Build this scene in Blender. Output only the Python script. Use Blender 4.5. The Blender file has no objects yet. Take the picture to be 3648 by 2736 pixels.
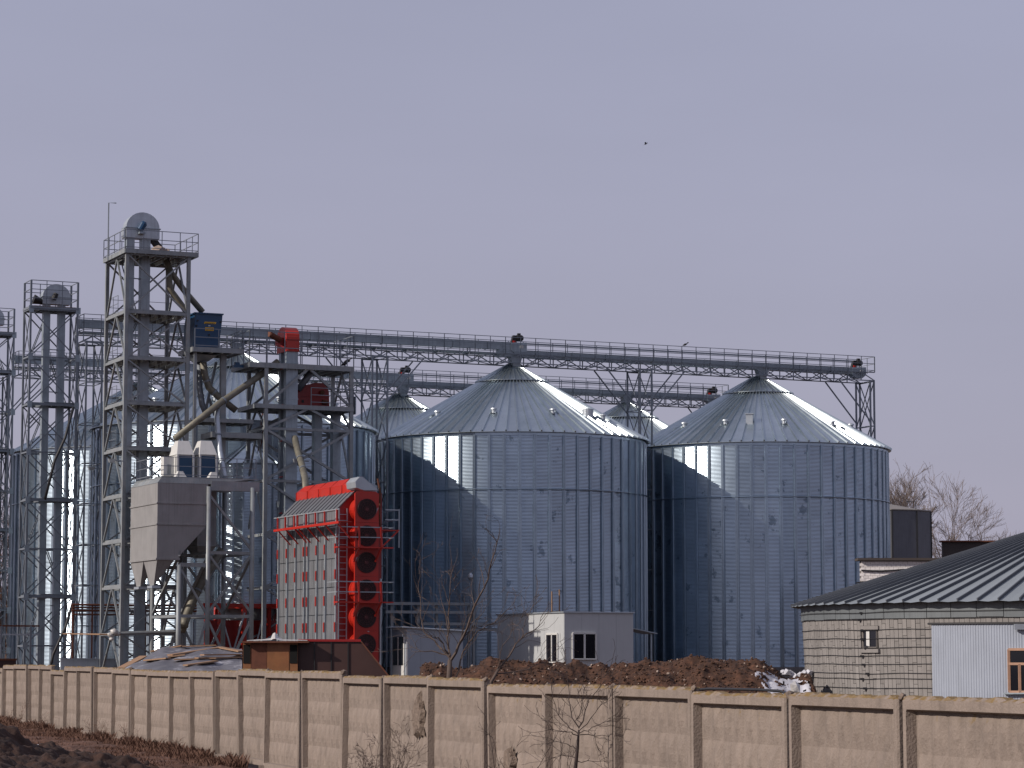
import bpy, math, random
from mathutils import Vector, Matrix, noise
random.seed(7)
R = math.radians
# ------------------------------------------------------------------ camera, light, exposure
sc = bpy.context.scene
CZ = 3.0                                   # eye height over the ground outside the fence
FPX, CX, CY = 9480.0, 1824.0, 1368.0       # focal length and centre in photograph pixels
TILT = math.atan(982 / FPX)
cam_d = bpy.data.cameras.new("camera"); cam = bpy.data.objects.new("camera", cam_d)
sc.collection.objects.link(cam); sc.camera = cam
cam.location = (0, 0, CZ); cam.rotation_euler = (R(90) + TILT, 0, 0)
cam_d.sensor_width = 36; cam_d.lens = 36 * FPX / 3648
cam_d.clip_start = 0.5; cam_d.clip_end = 6000
SUN_DIR = Vector((-math.sin(R(65.7)) * math.cos(R(28.7)), -math.cos(R(65.7)) * math.cos(R(28.7)), math.sin(R(28.7))))
world = bpy.data.worlds.new("World"); sc.world = world; world.use_nodes = True
wn, wl = world.node_tree.nodes, world.node_tree.links
bg = wn["Background"]
sky = wn.new("ShaderNodeTexSky"); sky.sky_type = 'NISHITA'; sky.sun_disc = False
sky.sun_elevation = R(28.7); sky.sun_rotation = R(180 + 65.7)
sky.air_density = 1.0; sky.dust_density = 3.0; sky.ozone_density = 2.0
hz = wn.new("ShaderNodeMixRGB"); hz.blend_type = 'MIX'; hz.inputs[0].default_value = 0.88
wl.new(sky.outputs[0], hz.inputs[1]); hz.inputs[2].default_value = (3.66, 3.60, 4.95, 1)
gm = wn.new("ShaderNodeNewGeometry"); sx = wn.new("ShaderNodeSeparateXYZ"); wl.new(gm.outputs['Incoming'], sx.inputs[0])
el = wn.new("ShaderNodeMapRange"); el.inputs[1].default_value = 0.0; el.inputs[2].default_value = -0.28; wl.new(sx.outputs['Z'], el.inputs[0])
tint = wn.new("ShaderNodeMixRGB"); tint.inputs[1].default_value = (4.08, 3.84, 4.85, 1); tint.inputs[2].default_value = (3.74, 3.84, 5.15, 1); wl.new(el.outputs[0], tint.inputs[0])
cm = wn.new("ShaderNodeMapping"); cm.inputs['Scale'].default_value = (2, 2, 7); wl.new(gm.outputs['Incoming'], cm.inputs[0])
cn = wn.new("ShaderNodeTexNoise"); cn.inputs['Scale'].default_value = 1.6; cn.inputs['Detail'].default_value = 5; wl.new(cm.outputs[0], cn.inputs['Vector'])
cr = wn.new("ShaderNodeMapRange"); cr.inputs[1].default_value = .3; cr.inputs[2].default_value = .7; cr.inputs[3].default_value = .955; cr.inputs[4].default_value = 1.045; wl.new(cn.outputs['Fac'], cr.inputs[0])
cs = wn.new("ShaderNodeVectorMath"); cs.operation = 'SCALE'; wl.new(tint.outputs[0], cs.inputs[0]); wl.new(cr.outputs[0], cs.inputs['Scale'])
wl.new(cs.outputs[0], hz.inputs[2]); wl.new(hz.outputs[0], bg.inputs[0]); bg.inputs[1].default_value = 0.10
sd = bpy.data.lights.new("sun", 'SUN'); sun = bpy.data.objects.new("sun", sd); sc.collection.objects.link(sun)
sd.energy = 4.2; sd.angle = R(0.53); sd.color = (1.0, 0.90, 0.80)
sun.rotation_euler = (-SUN_DIR).to_track_quat('-Z', 'Y').to_euler()
sc.view_settings.view_transform = 'Standard'; sc.view_settings.look = 'None'
sc.view_settings.exposure = 0.0; sc.view_settings.gamma = 1.0; sc.view_settings.use_curve_mapping = False
sc.cycles.max_bounces = 6

# ------------------------------------------------------------------ frames
A = R(24.3); ca, sa = math.cos(A), math.sin(A)       # the plant is laid out on a grid turned by A
S2W = Matrix.Translation((0, 168, CZ)) @ Matrix.Rotation(A, 4, 'Z')
W2S = S2W.inverted()
def ray(px, py):
    x = (px - CX) / FPX; y = -(py - CY) / FPX
    return Vector((x, math.cos(TILT) - y * math.sin(TILT), math.sin(TILT) + y * math.cos(TILT)))
def sv(px, py, v):                                   # sight line meets the plane v = const (site frame)
    o = W2S @ Vector((0, 0, CZ)); d = (W2S.to_3x3() @ ray(px, py)); t = (v - o.y) / d.y; return o + d * t
def su(px, py, u):
    o = W2S @ Vector((0, 0, CZ)); d = (W2S.to_3x3() @ ray(px, py)); t = (u - o.x) / d.x; return o + d * t
def at(px, py, Y):                                   # world point at depth Y
    d = ray(px, py); return Vector((0, 0, CZ)) + d * (Y / d.y)
def V(*a): return Vector(a)

# ------------------------------------------------------------------ mesh building
class MB:
    def __init__(s): s.v = []; s.f = []
    def add(s, vs, fs):
        n = len(s.v); s.v += [Vector(p) for p in vs]; s.f += [[i + n for i in f] for f in fs]; return s
    def box(s, a, b):
        x0, y0, z0 = [min(a[i], b[i]) for i in range(3)]; x1, y1, z1 = [max(a[i], b[i]) for i in range(3)]
        return s.add([(x0,y0,z0),(x1,y0,z0),(x1,y1,z0),(x0,y1,z0),(x0,y0,z1),(x1,y0,z1),(x1,y1,z1),(x0,y1,z1)],
                     [(3,2,1,0),(4,5,6,7),(0,1,5,4),(1,2,6,5),(2,3,7,6),(3,0,4,7)])
    def beam(s, a, b, w, h=None, up=(0, 0, 1)):
        a, b = Vector(a), Vector(b); h = h or w; d = (b - a).normalized(); up = Vector(up)
        if abs(d.dot(up)) > .95: up = Vector((0, 1, 0)) if abs(d.y) < .9 else Vector((1, 0, 0))
        x = d.cross(up).normalized(); y = x.cross(d).normalized(); x *= w / 2; y *= h / 2
        return s.add([a-x-y, a+x-y, a+x+y, a-x+y, b-x-y, b+x-y, b+x+y, b-x+y],
                     [(3,2,1,0),(4,5,6,7),(0,1,5,4),(1,2,6,5),(2,3,7,6),(3,0,4,7)])
    def path(s, pts, rs, n=8, cap=True):
        pts = [Vector(p) for p in pts]
        if not isinstance(rs, (list, tuple)): rs = [rs] * len(pts)
        base = len(s.v); ref = Vector((0.31, 0.52, 0.8))
        for i, p in enumerate(pts):
            d = (pts[min(i+1, len(pts)-1)] - pts[max(i-1, 0)]).normalized()
            x = d.cross(ref); x = (x if x.length > .05 else d.cross(Vector((1, 0, 0)))).normalized(); y = d.cross(x)
            for k in range(n):
                a = 2 * math.pi * k / n; s.v.append(p + (x * math.cos(a) + y * math.sin(a)) * rs[i])
        for i in range(len(pts) - 1):
            for k in range(n):
                q = base + i * n; s.f.append([q + k, q + (k+1) % n, q + n + (k+1) % n, q + n + k])
        if cap:
            s.f.append([base + k for k in range(n)][::-1]); s.f.append([base + (len(pts)-1) * n + k for k in range(n)])
        return s
    def tube(s, a, b, r, r2=None, n=10): return s.path([a, b], [r, r if r2 is None else r2], n)
    def prism(s, poly, ext):                           # poly: 3-D outline, ext: extrusion vector
        n = len(poly); e = Vector(ext); p = [Vector(q) for q in poly]
        return s.add(p + [q + e for q in p], [list(range(n))[::-1], list(range(n, 2*n))] + [[i, (i+1) % n, n + (i+1) % n, n + i] for i in range(n)])
    def frustum(s, lo, hi):                            # lo, hi: (x0,x1,y0,y1,z)
        q = lambda r: [(r[0],r[2],r[4]),(r[1],r[2],r[4]),(r[1],r[3],r[4]),(r[0],r[3],r[4])]
        return s.add(q(lo) + q(hi), [(3,2,1,0),(4,5,6,7),(0,1,5,4),(1,2,6,5),(2,3,7,6),(3,0,4,7)])
    def lump(s, c, r, seed=0, flat=.7):
        c = Vector(c); n = len(s.v)
        for q in ICO_V: 
            k = .75 + .5 * noise.noise(Vector(q) * 1.3 + Vector((seed * 3.1, seed, 0)))
            s.v.append(c + Vector((q[0] * r * k, q[1] * r * k, q[2] * r * k * flat)))
        s.f += [[i + n for i in f] for f in ICO_F]; return s
    def mesh(s, name, off=(0, 0, 0), smooth=False):
        off = Vector(off); m = bpy.data.meshes.new(name)
        m.from_pydata([tuple(p - off) for p in s.v], [], s.f); m.update()
        if smooth: m.polygons.foreach_set('use_smooth', [True] * len(m.polygons))
        return m
import bmesh as _bm
_b = _bm.new(); _bm.ops.create_icosphere(_b, subdivisions=1, radius=1)
ICO_V = [tuple(v.co) for v in _b.verts]; ICO_F = [[v.index for v in f.verts] for f in _b.faces]; _b.free()

def link(o): sc.collection.objects.link(o); return o
def tagit(o, label=None, cat=None, group=None, kind=None):
    for k, x in (('label', label), ('category', cat), ('group', group), ('kind', kind)):
        if x: o[k] = x
    return o
class Thing:
    """A top-level thing. frame 's': coordinates are (u, v, height over the eye) on the plant's grid; 'w': world."""
    def __init__(s, name, label, cat, o, frame='s', group=None, kind=None):
        s.o = Vector(o); s.e = link(bpy.data.objects.new(name, None)); s.e.empty_display_size = .3
        s.e.matrix_world = (S2W if frame == 's' else Matrix()) @ Matrix.Translation(s.o)
        tagit(s.e, label, cat, group, kind)
    def part(s, name, mb, mat, parent=None, label=None, smooth=False, kind=None):
        o = link(bpy.data.objects.new(name, mb.mesh(name, s.o, smooth))); o.data.materials.append(mat)
        o.parent = parent or s.e; tagit(o, label, kind=kind); return o
    def inst(s, name, mesh, mat4, parent=None, label=None):
        o = link(bpy.data.objects.new(name, mesh)); o.parent = parent or s.e; o.matrix_local = mat4
        tagit(o, label); return o
def single(name, mb, mat, o, label=None, cat=None, frame='s', group=None, kind=None, smooth=False):
    o = Vector(o); ob = link(bpy.data.objects.new(name, mb.mesh(name, o, smooth))); ob.data.materials.append(mat)
    ob.matrix_world = (S2W if frame == 's' else Matrix()) @ Matrix.Translation(o)
    return tagit(ob, label, cat, group, kind)

# ------------------------------------------------------------------ materials
def mat(name, col, rough=.6, metal=0., var=.15, scale=2., col2=None, mix2=(.45, .7), scale2=.8, bump=0., bscale=20.,
        streak=0., moss=None, randv=0., rvar=0., stretch=(1, 1, 1), coat=0., sheets=0.):
    m = bpy.data.materials.new(name); m.use_nodes = True; N, L = m.node_tree.nodes, m.node_tree.links
    b = N["Principled BSDF"]; b.inputs['Roughness'].default_value = rough; b.inputs['Metallic'].default_value = metal
    if coat: b.inputs['Coat Weight'].default_value = coat
    tc = N.new("ShaderNodeTexCoord"); mp = N.new("ShaderNodeMapping"); mp.inputs['Scale'].default_value = stretch
    if randv:
        oi0 = N.new('ShaderNodeObjectInfo'); vm = N.new('ShaderNodeVectorMath'); vm.operation = 'MULTIPLY_ADD'; vm.inputs[1].default_value = (37, 53, 71); L.new(oi0.outputs['Random'], vm.inputs[0]); L.new(tc.outputs['Object'], vm.inputs[2]); L.new(vm.outputs[0], mp.inputs[0])
    else: L.new(tc.outputs['Object'], mp.inputs[0])
    n1 = N.new("ShaderNodeTexNoise"); n1.inputs['Scale'].default_value = scale; n1.inputs['Detail'].default_value = 8; n1.inputs['Roughness'].default_value = .65
    L.new(mp.outputs[0], n1.inputs['Vector'])
    mr = N.new("ShaderNodeMapRange"); mr.inputs[1].default_value = .25; mr.inputs[2].default_value = .75
    mr.inputs[3].default_value = 1 - var; mr.inputs[4].default_value = 1 + var; L.new(n1.outputs['Fac'], mr.inputs[0])
    col = tuple(c * (.78 if metal < .5 else 1) for c in col); col2 = col2 and tuple(c * (.78 if metal < .5 else 1) for c in col2)
    base = N.new("ShaderNodeRGB"); base.outputs[0].default_value = (*col, 1); cur = base.outputs[0]
    if col2:
        n2 = N.new("ShaderNodeTexNoise"); n2.inputs['Scale'].default_value = scale2; n2.inputs['Detail'].default_value = 10; n2.inputs['Roughness'].default_value = .7
        L.new(mp.outputs[0], n2.inputs['Vector'])
        r2 = N.new("ShaderNodeMapRange"); r2.inputs[1].default_value, r2.inputs[2].default_value = mix2; L.new(n2.outputs['Fac'], r2.inputs[0])
        mx = N.new("ShaderNodeMixRGB"); L.new(r2.outputs[0], mx.inputs[0]); L.new(cur, mx.inputs[1]); mx.inputs[2].default_value = (*col2, 1); cur = mx.outputs[0]
    if streak:
        ms = N.new("ShaderNodeMapping"); ms.inputs['Scale'].default_value = (9, 9, .5); L.new(tc.outputs['Object'], ms.inputs[0])
        n3 = N.new("ShaderNodeTexNoise"); n3.inputs['Scale'].default_value = 1; n3.inputs['Detail'].default_value = 6; L.new(ms.outputs[0], n3.inputs['Vector'])
        r3 = N.new("ShaderNodeMapRange"); r3.inputs[1].default_value = .5; r3.inputs[2].default_value = .75; r3.inputs[3].default_value = 1; r3.inputs[4].default_value = 1 - streak
        L.new(n3.outputs['Fac'], r3.inputs[0]); mm = N.new("ShaderNodeMath"); mm.operation = 'MULTIPLY'; L.new(mr.outputs[0], mm.inputs[0]); L.new(r3.outputs[0], mm.inputs[1]); fac = mm.outputs[0]
    else: fac = mr.outputs[0]
    if randv:
        oi = N.new("ShaderNodeObjectInfo"); r4 = N.new("ShaderNodeMapRange"); r4.inputs[3].default_value = 1 - randv; r4.inputs[4].default_value = 1 + randv
        L.new(oi.outputs['Random'], r4.inputs[0]); m4 = N.new("ShaderNodeMath"); m4.operation = 'MULTIPLY'; L.new(fac, m4.inputs[0]); L.new(r4.outputs[0], m4.inputs[1]); fac = m4.outputs[0]
    if sheets:                                   # each rolled sheet course has its own tone
        so_ = N.new('ShaderNodeSeparateXYZ'); L.new(tc.outputs['Object'], so_.inputs[0]); fl = N.new('ShaderNodeMath'); fl.operation = 'DIVIDE'; L.new(so_.outputs['Z'], fl.inputs[0]); fl.inputs[1].default_value = 1.16
        f2 = N.new('ShaderNodeMath'); f2.operation = 'FLOOR'; L.new(fl.outputs[0], f2.inputs[0]); cb = N.new('ShaderNodeCombineXYZ'); L.new(f2.outputs[0], cb.inputs[0]); L.new(oi.outputs['Random'], cb.inputs[1])
        wn_ = N.new('ShaderNodeTexWhiteNoise'); L.new(cb.outputs[0], wn_.inputs['Vector']); r7 = N.new('ShaderNodeMapRange'); r7.inputs[3].default_value = 1 - sheets; r7.inputs[4].default_value = 1 + sheets; L.new(wn_.outputs['Value'], r7.inputs[0])
        m7 = N.new('ShaderNodeMath'); m7.operation = 'MULTIPLY'; L.new(fac, m7.inputs[0]); L.new(r7.outputs[0], m7.inputs[1]); fac = m7.outputs[0]
    sc_ = N.new("ShaderNodeVectorMath"); sc_.operation = 'SCALE'; L.new(cur, sc_.inputs[0]); L.new(fac, sc_.inputs['Scale']); cur = sc_.outputs[0]
    if moss:
        ge = N.new("ShaderNodeNewGeometry"); se = N.new("ShaderNodeSeparateXYZ"); L.new(ge.outputs['Normal'], se.inputs[0])
        nm = N.new("ShaderNodeTexNoise"); nm.inputs['Scale'].default_value = 7; nm.inputs['Detail'].default_value = 6; L.new(tc.outputs['Object'], nm.inputs['Vector'])
        a1 = N.new("ShaderNodeMath"); a1.operation = 'MULTIPLY_ADD'; L.new(nm.outputs['Fac'], a1.inputs[0]); a1.inputs[1].default_value = 2.2; L.new(se.outputs['Z'], a1.inputs[2])
        r5 = N.new("ShaderNodeMapRange"); r5.inputs[1].default_value = 1.5; r5.inputs[2].default_value = 2.0; L.new(a1.outputs[0], r5.inputs[0]); so = N.new('ShaderNodeSeparateXYZ'); L.new(tc.outputs['Object'], so.inputs[0]); r6 = N.new('ShaderNodeMapRange'); r6.inputs[1].default_value = 1.9; r6.inputs[2].default_value = 2.2; L.new(so.outputs['Z'], r6.inputs[0]); m6 = N.new('ShaderNodeMath'); m6.operation = 'MULTIPLY'; L.new(r5.outputs[0], m6.inputs[0]); L.new(r6.outputs[0], m6.inputs[1])
        mx2 = N.new("ShaderNodeMixRGB"); L.new(m6.outputs[0], mx2.inputs[0]); L.new(cur, mx2.inputs[1]); mx2.inputs[2].default_value = (*moss, 1); cur = mx2.outputs[0]
    L.new(cur, b.inputs['Base Color'])
    if rvar:
        rr = N.new("ShaderNodeMapRange"); rr.inputs[3].default_value = rough - rvar; rr.inputs[4].default_value = rough + rvar; L.new(n1.outputs['Fac'], rr.inputs[0]); L.new(rr.outputs[0], b.inputs['Roughness'])
    if bump:
        bn = N.new("ShaderNodeTexNoise"); bn.inputs['Scale'].default_value = bscale; bn.inputs['Detail'].default_value = 6; L.new(tc.outputs['Object'], bn.inputs['Vector'])
        bp = N.new("ShaderNodeBump"); bp.inputs['Strength'].default_value = bump; bp.inputs['Distance'].default_value = .05; L.new(bn.outputs['Fac'], bp.inputs['Height']); L.new(bp.outputs[0], b.inputs['Normal'])
    return m
M = dict(
    silo=mat("galvanised_corrugated_sheet", (.40, .488, .572), .30, 1.0, .14, .5, col2=(.21, .27, .33), mix2=(.60, .63), scale2=.9, randv=.06, rvar=.05, sheets=.06),
    stiff=mat("galvanised_stiffener", (.34, .415, .485), .30, 1.0, .12, 1.5, randv=.08),
    roof=mat("galvanised_roof_sheet", (.44, .50, .54), .29, .92, .10, .8, col2=(.35, .42, .45), scale2=.5, randv=.08, rvar=.06),
    galv=mat("dull_galvanised_steel", (.31, .36, .40), .5, .6, .2, 1.5, streak=.2),
    galv_l=mat("light_galvanised_steel", (.42, .46, .50), .45, .6, .15, 1.5, streak=.15),
    steel=mat("grey_painted_steel", (.28, .31, .33), .5, .2, .25, 1.2, col2=(.34, .345, .34), scale2=1.5, streak=.2),
    lattice=mat("grey_lattice_steel", (.24, .27, .31), .5, .4, .2, 1.0),
    dustpipe=mat("dusty_pipe", (.19, .18, .145), .6, .3, .3, 2.0, col2=(.26, .24, .19), scale2=3),
    hopper=mat("primed_grey_plate", (.31, .305, .305), .6, .1, .15, .8, streak=.22),
    dryroof=mat('dryer_roof_sheet', (.15, .16, .18), .5, .1, .12, .8),
    silver=mat('dryer_silver_sheet', (.21, .22, .24), .5, .25, .2, .8, streak=.3),
    red=mat("red_paint", (.52, .024, .012), .38, 0, .12, 1.0, col2=(.50, .025, .012), scale2=.6),
    clampred=mat('dull_red_paint', (.36, .022, .014), .5, 0, .2, 1.5),
    darkred=mat("dark_red_and_shaded_red", (.30, .012, .012), .4, 0, .15, 1.0),
    peel=mat("red_paint_peeling", (.46, .021, .012), .38, 0, .12, 1.0),
    fan=mat("fan_guard_dark", (.025, .008, .010), .6, .2, .2, 4),
    fanhub=mat("fan_hub", (.10, .03, .035), .6, .3, .2, 4),
    blue=mat("blue_paint", (.006, .055, .14), .35, 0, .15, 1.0),
    bluepanel=mat("blue_filter_panel", (.012, .06, .13), .5, 0, .2, 1.0),
    yellow=mat("yellow_sticker", (.75, .42, .01), .5, 0, .05, 2.0),
    ink=mat("dark_print", (.02, .03, .05), .6, 0, .0, 2.0),
    white=mat("white_painted_metal", (.70, .70, .68), .5, 0, .08, 1.0, streak=.1),
    shade_fill=mat('painted_interior_shade', (.004, .004, .004), 1.0, 0, 0, 1),  # near-black colour stands in for the shade inside the shed openings
    black=mat("black_rubber", (.015, .015, .018), .6, 0, .2, 2.0),
    wood=mat("scaffold_plank", (.17, .075, .045), .8, 0, .3, 3.0, bump=.2),
    board=mat("weathered_board", (.33, .20, .12), .8, 0, .3, 3.0, bump=.2, stretch=(1, 6, 6)),
    ply=mat("stained_plywood", (.27, .11, .038), .6, 0, .25, 1.5, col2=(.24, .08, .03), scale2=1.2, bump=.1),
    brownsheet=mat("brown_sheet", (.055, .022, .018), .55, 0, .2, 1.0),
    rust=mat("rusty_steel", (.16, .055, .03), .75, .2, .35, 3.0),
    tarp=mat("grey_tarpaulin", (.15, .15, .175), .45, 0, .25, 1.2, col2=(.42, .42, .46), mix2=(.55, .68), scale2=1.0, bump=.5, bscale=3),
    film=mat("plastic_film", (.62, .60, .58), .35, 0, .2, 2.0, bump=.6, bscale=6),
    conc=mat("fence_concrete", (.278, .224, .19), .9, 0, .15, 2.2, col2=(.20, .162, .138), mix2=(.50, .75), scale2=1.6, streak=.2, bump=.35, bscale=26, moss=(.17, .11, .04), randv=.06),
    scar=mat("spalled_concrete", (.20, .152, .122), .95, 0, .4, 9.0, bump=1.0, bscale=14),
    plinth=mat("plinth_concrete", (.16, .15, .15), .9, 0, .2, 1.0, streak=.3),
    stave=mat("concrete_stave", (.275, .258, .248), .9, 0, .12, 1.5, streak=.22, bump=.15, bscale=25, randv=.12),
    joint=mat("mortar_joint", (.17, .155, .145), .95, 0, .2, 3),
    zinc=mat("green_grey_zinc_roof", (.285, .32, .345), .5, .08, .12, .5, randv=.07),
    band=mat("green_grey_flashing", (.165, .185, .20), .6, .1, .15, 1.0, streak=.2),
    seam=mat("roof_seam_painted_shade", (.10, .11, .13), .6, .1, .1, 1.0),  # dark tone stands in for each seam's shaded side and cast shadow
    cladding=mat("blue_grey_profiled_sheet", (.37, .41, .49), .5, .2, .08, 1.0, streak=.12),
    frame=mat("bare_wood_frame", (.46, .27, .18), .7, 0, .2, 3),
    glass=mat("dark_window_glass", (.012, .013, .018), .08, 0, .1, .5),
    cabin=mat("grey_cabin_panel", (.52, .54, .555), .55, 0, .04, 1.0, streak=.05),
    kiosk=mat("blue_grey_kiosk_panel", (.34, .38, .44), .5, .1, .06, 1.0),
    brick=mat("white_brick", (.98, .93, .90), .85, 0, .15, 3, randv=.12),
    tank=mat("old_tank_steel", (.16, .165, .185), .6, .2, .15, .6, streak=.2),
    tankroof=mat("old_tank_roof", (.26, .24, .22), .7, .1, .15, .6),
    brown=mat("brown_block", (.075, .06, .055), .9, 0, .15, 1),
    soil=mat("turned_soil", (.055, .024, .013), .95, 0, .7, 2.0, col2=(.125, .054, .028), scale2=6, bump=1.0, bscale=7),
    soil_d=mat("wet_dark_soil", (.034, .0145, .009), .95, 0, .5, 2.5, col2=(.060, .027, .017), scale2=4, bump=1.0, bscale=6),
    clod=mat("soil_clod", (.11, .052, .029), .95, 0, .4, 6, randv=.3),
    stone=mat("pale_stone", (.42, .33, .27), .9, 0, .3, 4),
    snow=mat("old_snow", (.62, .62, .68), .8, 0, .15, 3, bump=.4, bscale=6),
    grass=mat("dead_grass", (.135, .068, .046), .9, 0, .5, 5, bump=1.0, bscale=9),
    ground=mat("bare_spring_ground", (.09, .052, .037), .95, 0, .4, .6, col2=(.14, .09, .065), scale2=.3, bump=.6, bscale=3),
    bark=mat("grey_bark", (.10, .070, .058), .85, 0, .3, 4),
    bark_l=mat("pale_twigs", (.19, .15, .135), .85, 0, .3, 4),
    bark_d=mat("dark_twigs", (.045, .030, .028), .85, 0, .3, 4),
    thicket=mat("brown_thicket", (.085, .045, .035), .9, 0, .4, 3),
    bird=mat("black_feathers", (.01, .01, .012), .6, 0, .1, 4),
    cable=mat("black_cable", (.02, .02, .025), .6, 0, .2, 4),
)
# strips of missing paint on the dryer's fan plates
def peel_nodes(m, col):
    N, L = m.node_tree.nodes, m.node_tree.links; b = N["Principled BSDF"]; src = b.inputs['Base Color'].links[0].from_socket
    tc = N.new("ShaderNodeTexCoord"); n = N.new("ShaderNodeTexNoise"); n.inputs['Scale'].default_value = 1.5; n.inputs['Detail'].default_value = 5; n.inputs['Roughness'].default_value = .6
    L.new(tc.outputs['Object'], n.inputs['Vector']); r = N.new("ShaderNodeMapRange"); r.inputs[1].default_value = .635; r.inputs[2].default_value = .645; L.new(n.outputs['Fac'], r.inputs[0])
    x = N.new("ShaderNodeMixRGB"); L.new(r.outputs[0], x.inputs[0]); L.new(src, x.inputs[1]); x.inputs[2].default_value = (*col, 1); L.new(x.outputs[0], b.inputs['Base Color'])
peel_nodes(M['peel'], (.33, .33, .37))

# ------------------------------------------------------------------ fence line (needed for the ground)
FB = [-18, 26, 66, 112, 153, 196, 244, 292, 345, 414, 477, 538, 618, 691, 775, 857, 961, 1088, 1233, 1372, 1537, 1740, 1951, 2193, 2473, 2820, 3216, 3741, 4400]
FTOP = [2380, 2369, 2368, 2368, 2369, 2387, 2374, 2374, 2377, 2381, 2385, 2388, 2390, 2390, 2388, 2383, 2390, 2390, 2407, 2406, 2414, 2437, 2438, 2444, 2466, 2470, 2483, 2500]
def fdepth(i): return 127 * (1 - .028764 * (i - 1))
FP = [Vector(((FB[i] - CX) / FPX * fdepth(i), fdepth(i), 0)) for i in range(len(FB))]
FDIR = (FP[24] - FP[2]).normalized(); FN = Vector((-FDIR.y, FDIR.x, 0))      # FN points to the yard side
if FN.x < 0: FN = -FN
def behind_fence(x, y): return (Vector((x, y, 0)) - FP[10]).dot(FN)
def ground_z(x, y):
    d = behind_fence(x, y); t = max(0, min(1, d / 75)); z = 1.6 * t * t * (3 - 2 * t)
    if d < 0: z += .10 * math.sin(x * .15) * math.sin(y * .11) * min(1, -d / 8)
    return z

# ------------------------------------------------------------------ ground
def build_ground():
    mb = MB()
    xs = [-3000, -1500, -700, -350, -200, -120] + list(range(-80, 81, 4)) + [120, 200, 350, 700, 1500, 3000]
    ys = [-3000, -1200, -500, -200, -80, -40] + list(range(-20, 261, 4)) + [320, 450, 700, 1200, 2200, 4500]
    for y in ys:
        for x in xs: mb.v.append(Vector((x, y, ground_z(x, y))))
    nx = len(xs)
    for j in range(len(ys) - 1):
        for i in range(nx - 1): mb.f.append([j*nx+i, j*nx+i+1, (j+1)*nx+i+1, (j+1)*nx+i])
    single('ground', mb, M['ground'], (0, 0, 0), frame='w', kind='structure', smooth=True)
build_ground()

# ------------------------------------------------------------------ grain silos
NW, NR, NU = 58, 76, 38
RAD, ZB, ZE, ZP = 8.45, -.45, 13.6, 18.42
def rotz(a): return Matrix.Rotation(a, 4, 'Z')
def mesh_of(mb, name, m, smooth=False):
    me = mb.mesh(name, (0, 0, 0), smooth); me.materials.append(m); return me
def panel_mb():
    mb = MB(); pitch = .084; n = int((ZE - ZB) / pitch * 4); cols = 2; da = 2 * math.pi / NW
    for j in range(n + 1):
        z = (ZE - ZB) * j / n; r = RAD + .0085 * math.cos(j * math.pi / 2 + .8)
        for i in range(cols + 1):
            a = -da / 2 + da * i / cols; mb.v.append(Vector((r * math.sin(a), -r * math.cos(a), z)))
    for j in range(n):
        for i in range(cols): q = j * (cols + 1) + i; mb.f.append([q, q + 1, q + cols + 2, q + cols + 1])
    return mb
def stiff_mb():
    mb = MB()
    for z0, z1, w, d in ((0, 9.7, .10, .10), (9.7, ZE - ZB - .1, .08, .09)):
        pr = [(-w-.03, RAD+.012), (-w-.03, RAD+.02), (-w, RAD+.02), (-w+.015, RAD+d), (-.02, RAD+d), (-.012, RAD+d-.02), (.012, RAD+d-.02), (.02, RAD+d), (w-.015, RAD+d), (w, RAD+.02), (w+.03, RAD+.02), (w+.03, RAD+.012)]
        mb.prism([(x, -y, z0) for x, y in pr], (0, 0, z1 - z0))
    return mb
def cone_z(r): return ZE + .06 + (ZP - ZE) * (RAD + .25 - r) / (RAD + .25 - .35) - ZB
def sector_mb(r0, r1, n, lift=0., rw=.055, rh=.105):
    """One roof sheet between radii r0 (low) and r1 (high) with its standing rib along one edge."""
    mb = MB(); a = math.pi / n; c, s_ = math.cos(a), math.sin(a)
    z0, z1 = cone_z(r0) + lift, cone_z(r1) + lift
    mb.add([(-s_*r0, -c*r0, z0), (s_*r0, -c*r0, z0), (s_*r1, -c*r1, z1), (-s_*r1, -c*r1, z1),
            (-s_*r0, -c*r0, z0-.03), (s_*r0, -c*r0, z0-.03), (s_*r1, -c*r1, z1-.03), (-s_*r1, -c*r1, z1-.03)],
           [(0,1,2,3), (7,6,5,4), (0,4,5,1), (2,6,7,3)])
    e0, e1 = Vector((s_*r0, -c*r0, z0)), Vector((s_*r1, -c*r1, z1)); d = (e1 - e0).normalized()
    t = Vector((c, s_, 0)); nn = t.cross(d).normalized()
    if nn.z < 0: nn = -nn
    k = .6 if r1 < 1 else .8
    mb.add([e0 - t*rw, e0 + t*rw, e0 + t*(rw - rh*.28) + nn*rh, e0 - t*(rw - rh*.28) + nn*rh,
            e1 - t*rw*k, e1 + t*rw*k, e1 + t*(rw - rh*.28)*k + nn*rh*k, e1 - t*(rw - rh*.28)*k + nn*rh*k],
           [(0,1,2,3), (7,6,5,4), (1,0,4,5), (2,1,5,6), (3,2,6,7), (0,3,7,4)])
    return mb
def rot_mb(src, ang):
    mb = MB(); m = rotz(ang); mb.v = [m @ p for p in src.v]; mb.f = [list(f) for f in src.f]; return mb
def join(mbs):
    o = MB()
    for m in mbs: o.add(m.v, m.f)
    return o
_pan, _sti, _rlo, _rup = panel_mb(), stiff_mb(), sector_mb(RAD + .25, 2.15, NR), sector_mb(2.35, .33, NU, .15, .035, .05)
ME = dict(pan=mesh_of(_pan, 'wall_panel', M['silo'], True), sti=mesh_of(_sti, 'stiffener', M['stiff']),
          rlo=mesh_of(_rlo, 'roof_panel', M['roof']), rup=mesh_of(_rup, 'cap_panel', M['roof']))
def plainwall():
    mb = MB(); k = 0
    for i in range(NW):
        a = 2 * math.pi * i / NW
        if math.cos(a) < -.26: k += 1
    return mb
VIS = -.22
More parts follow.
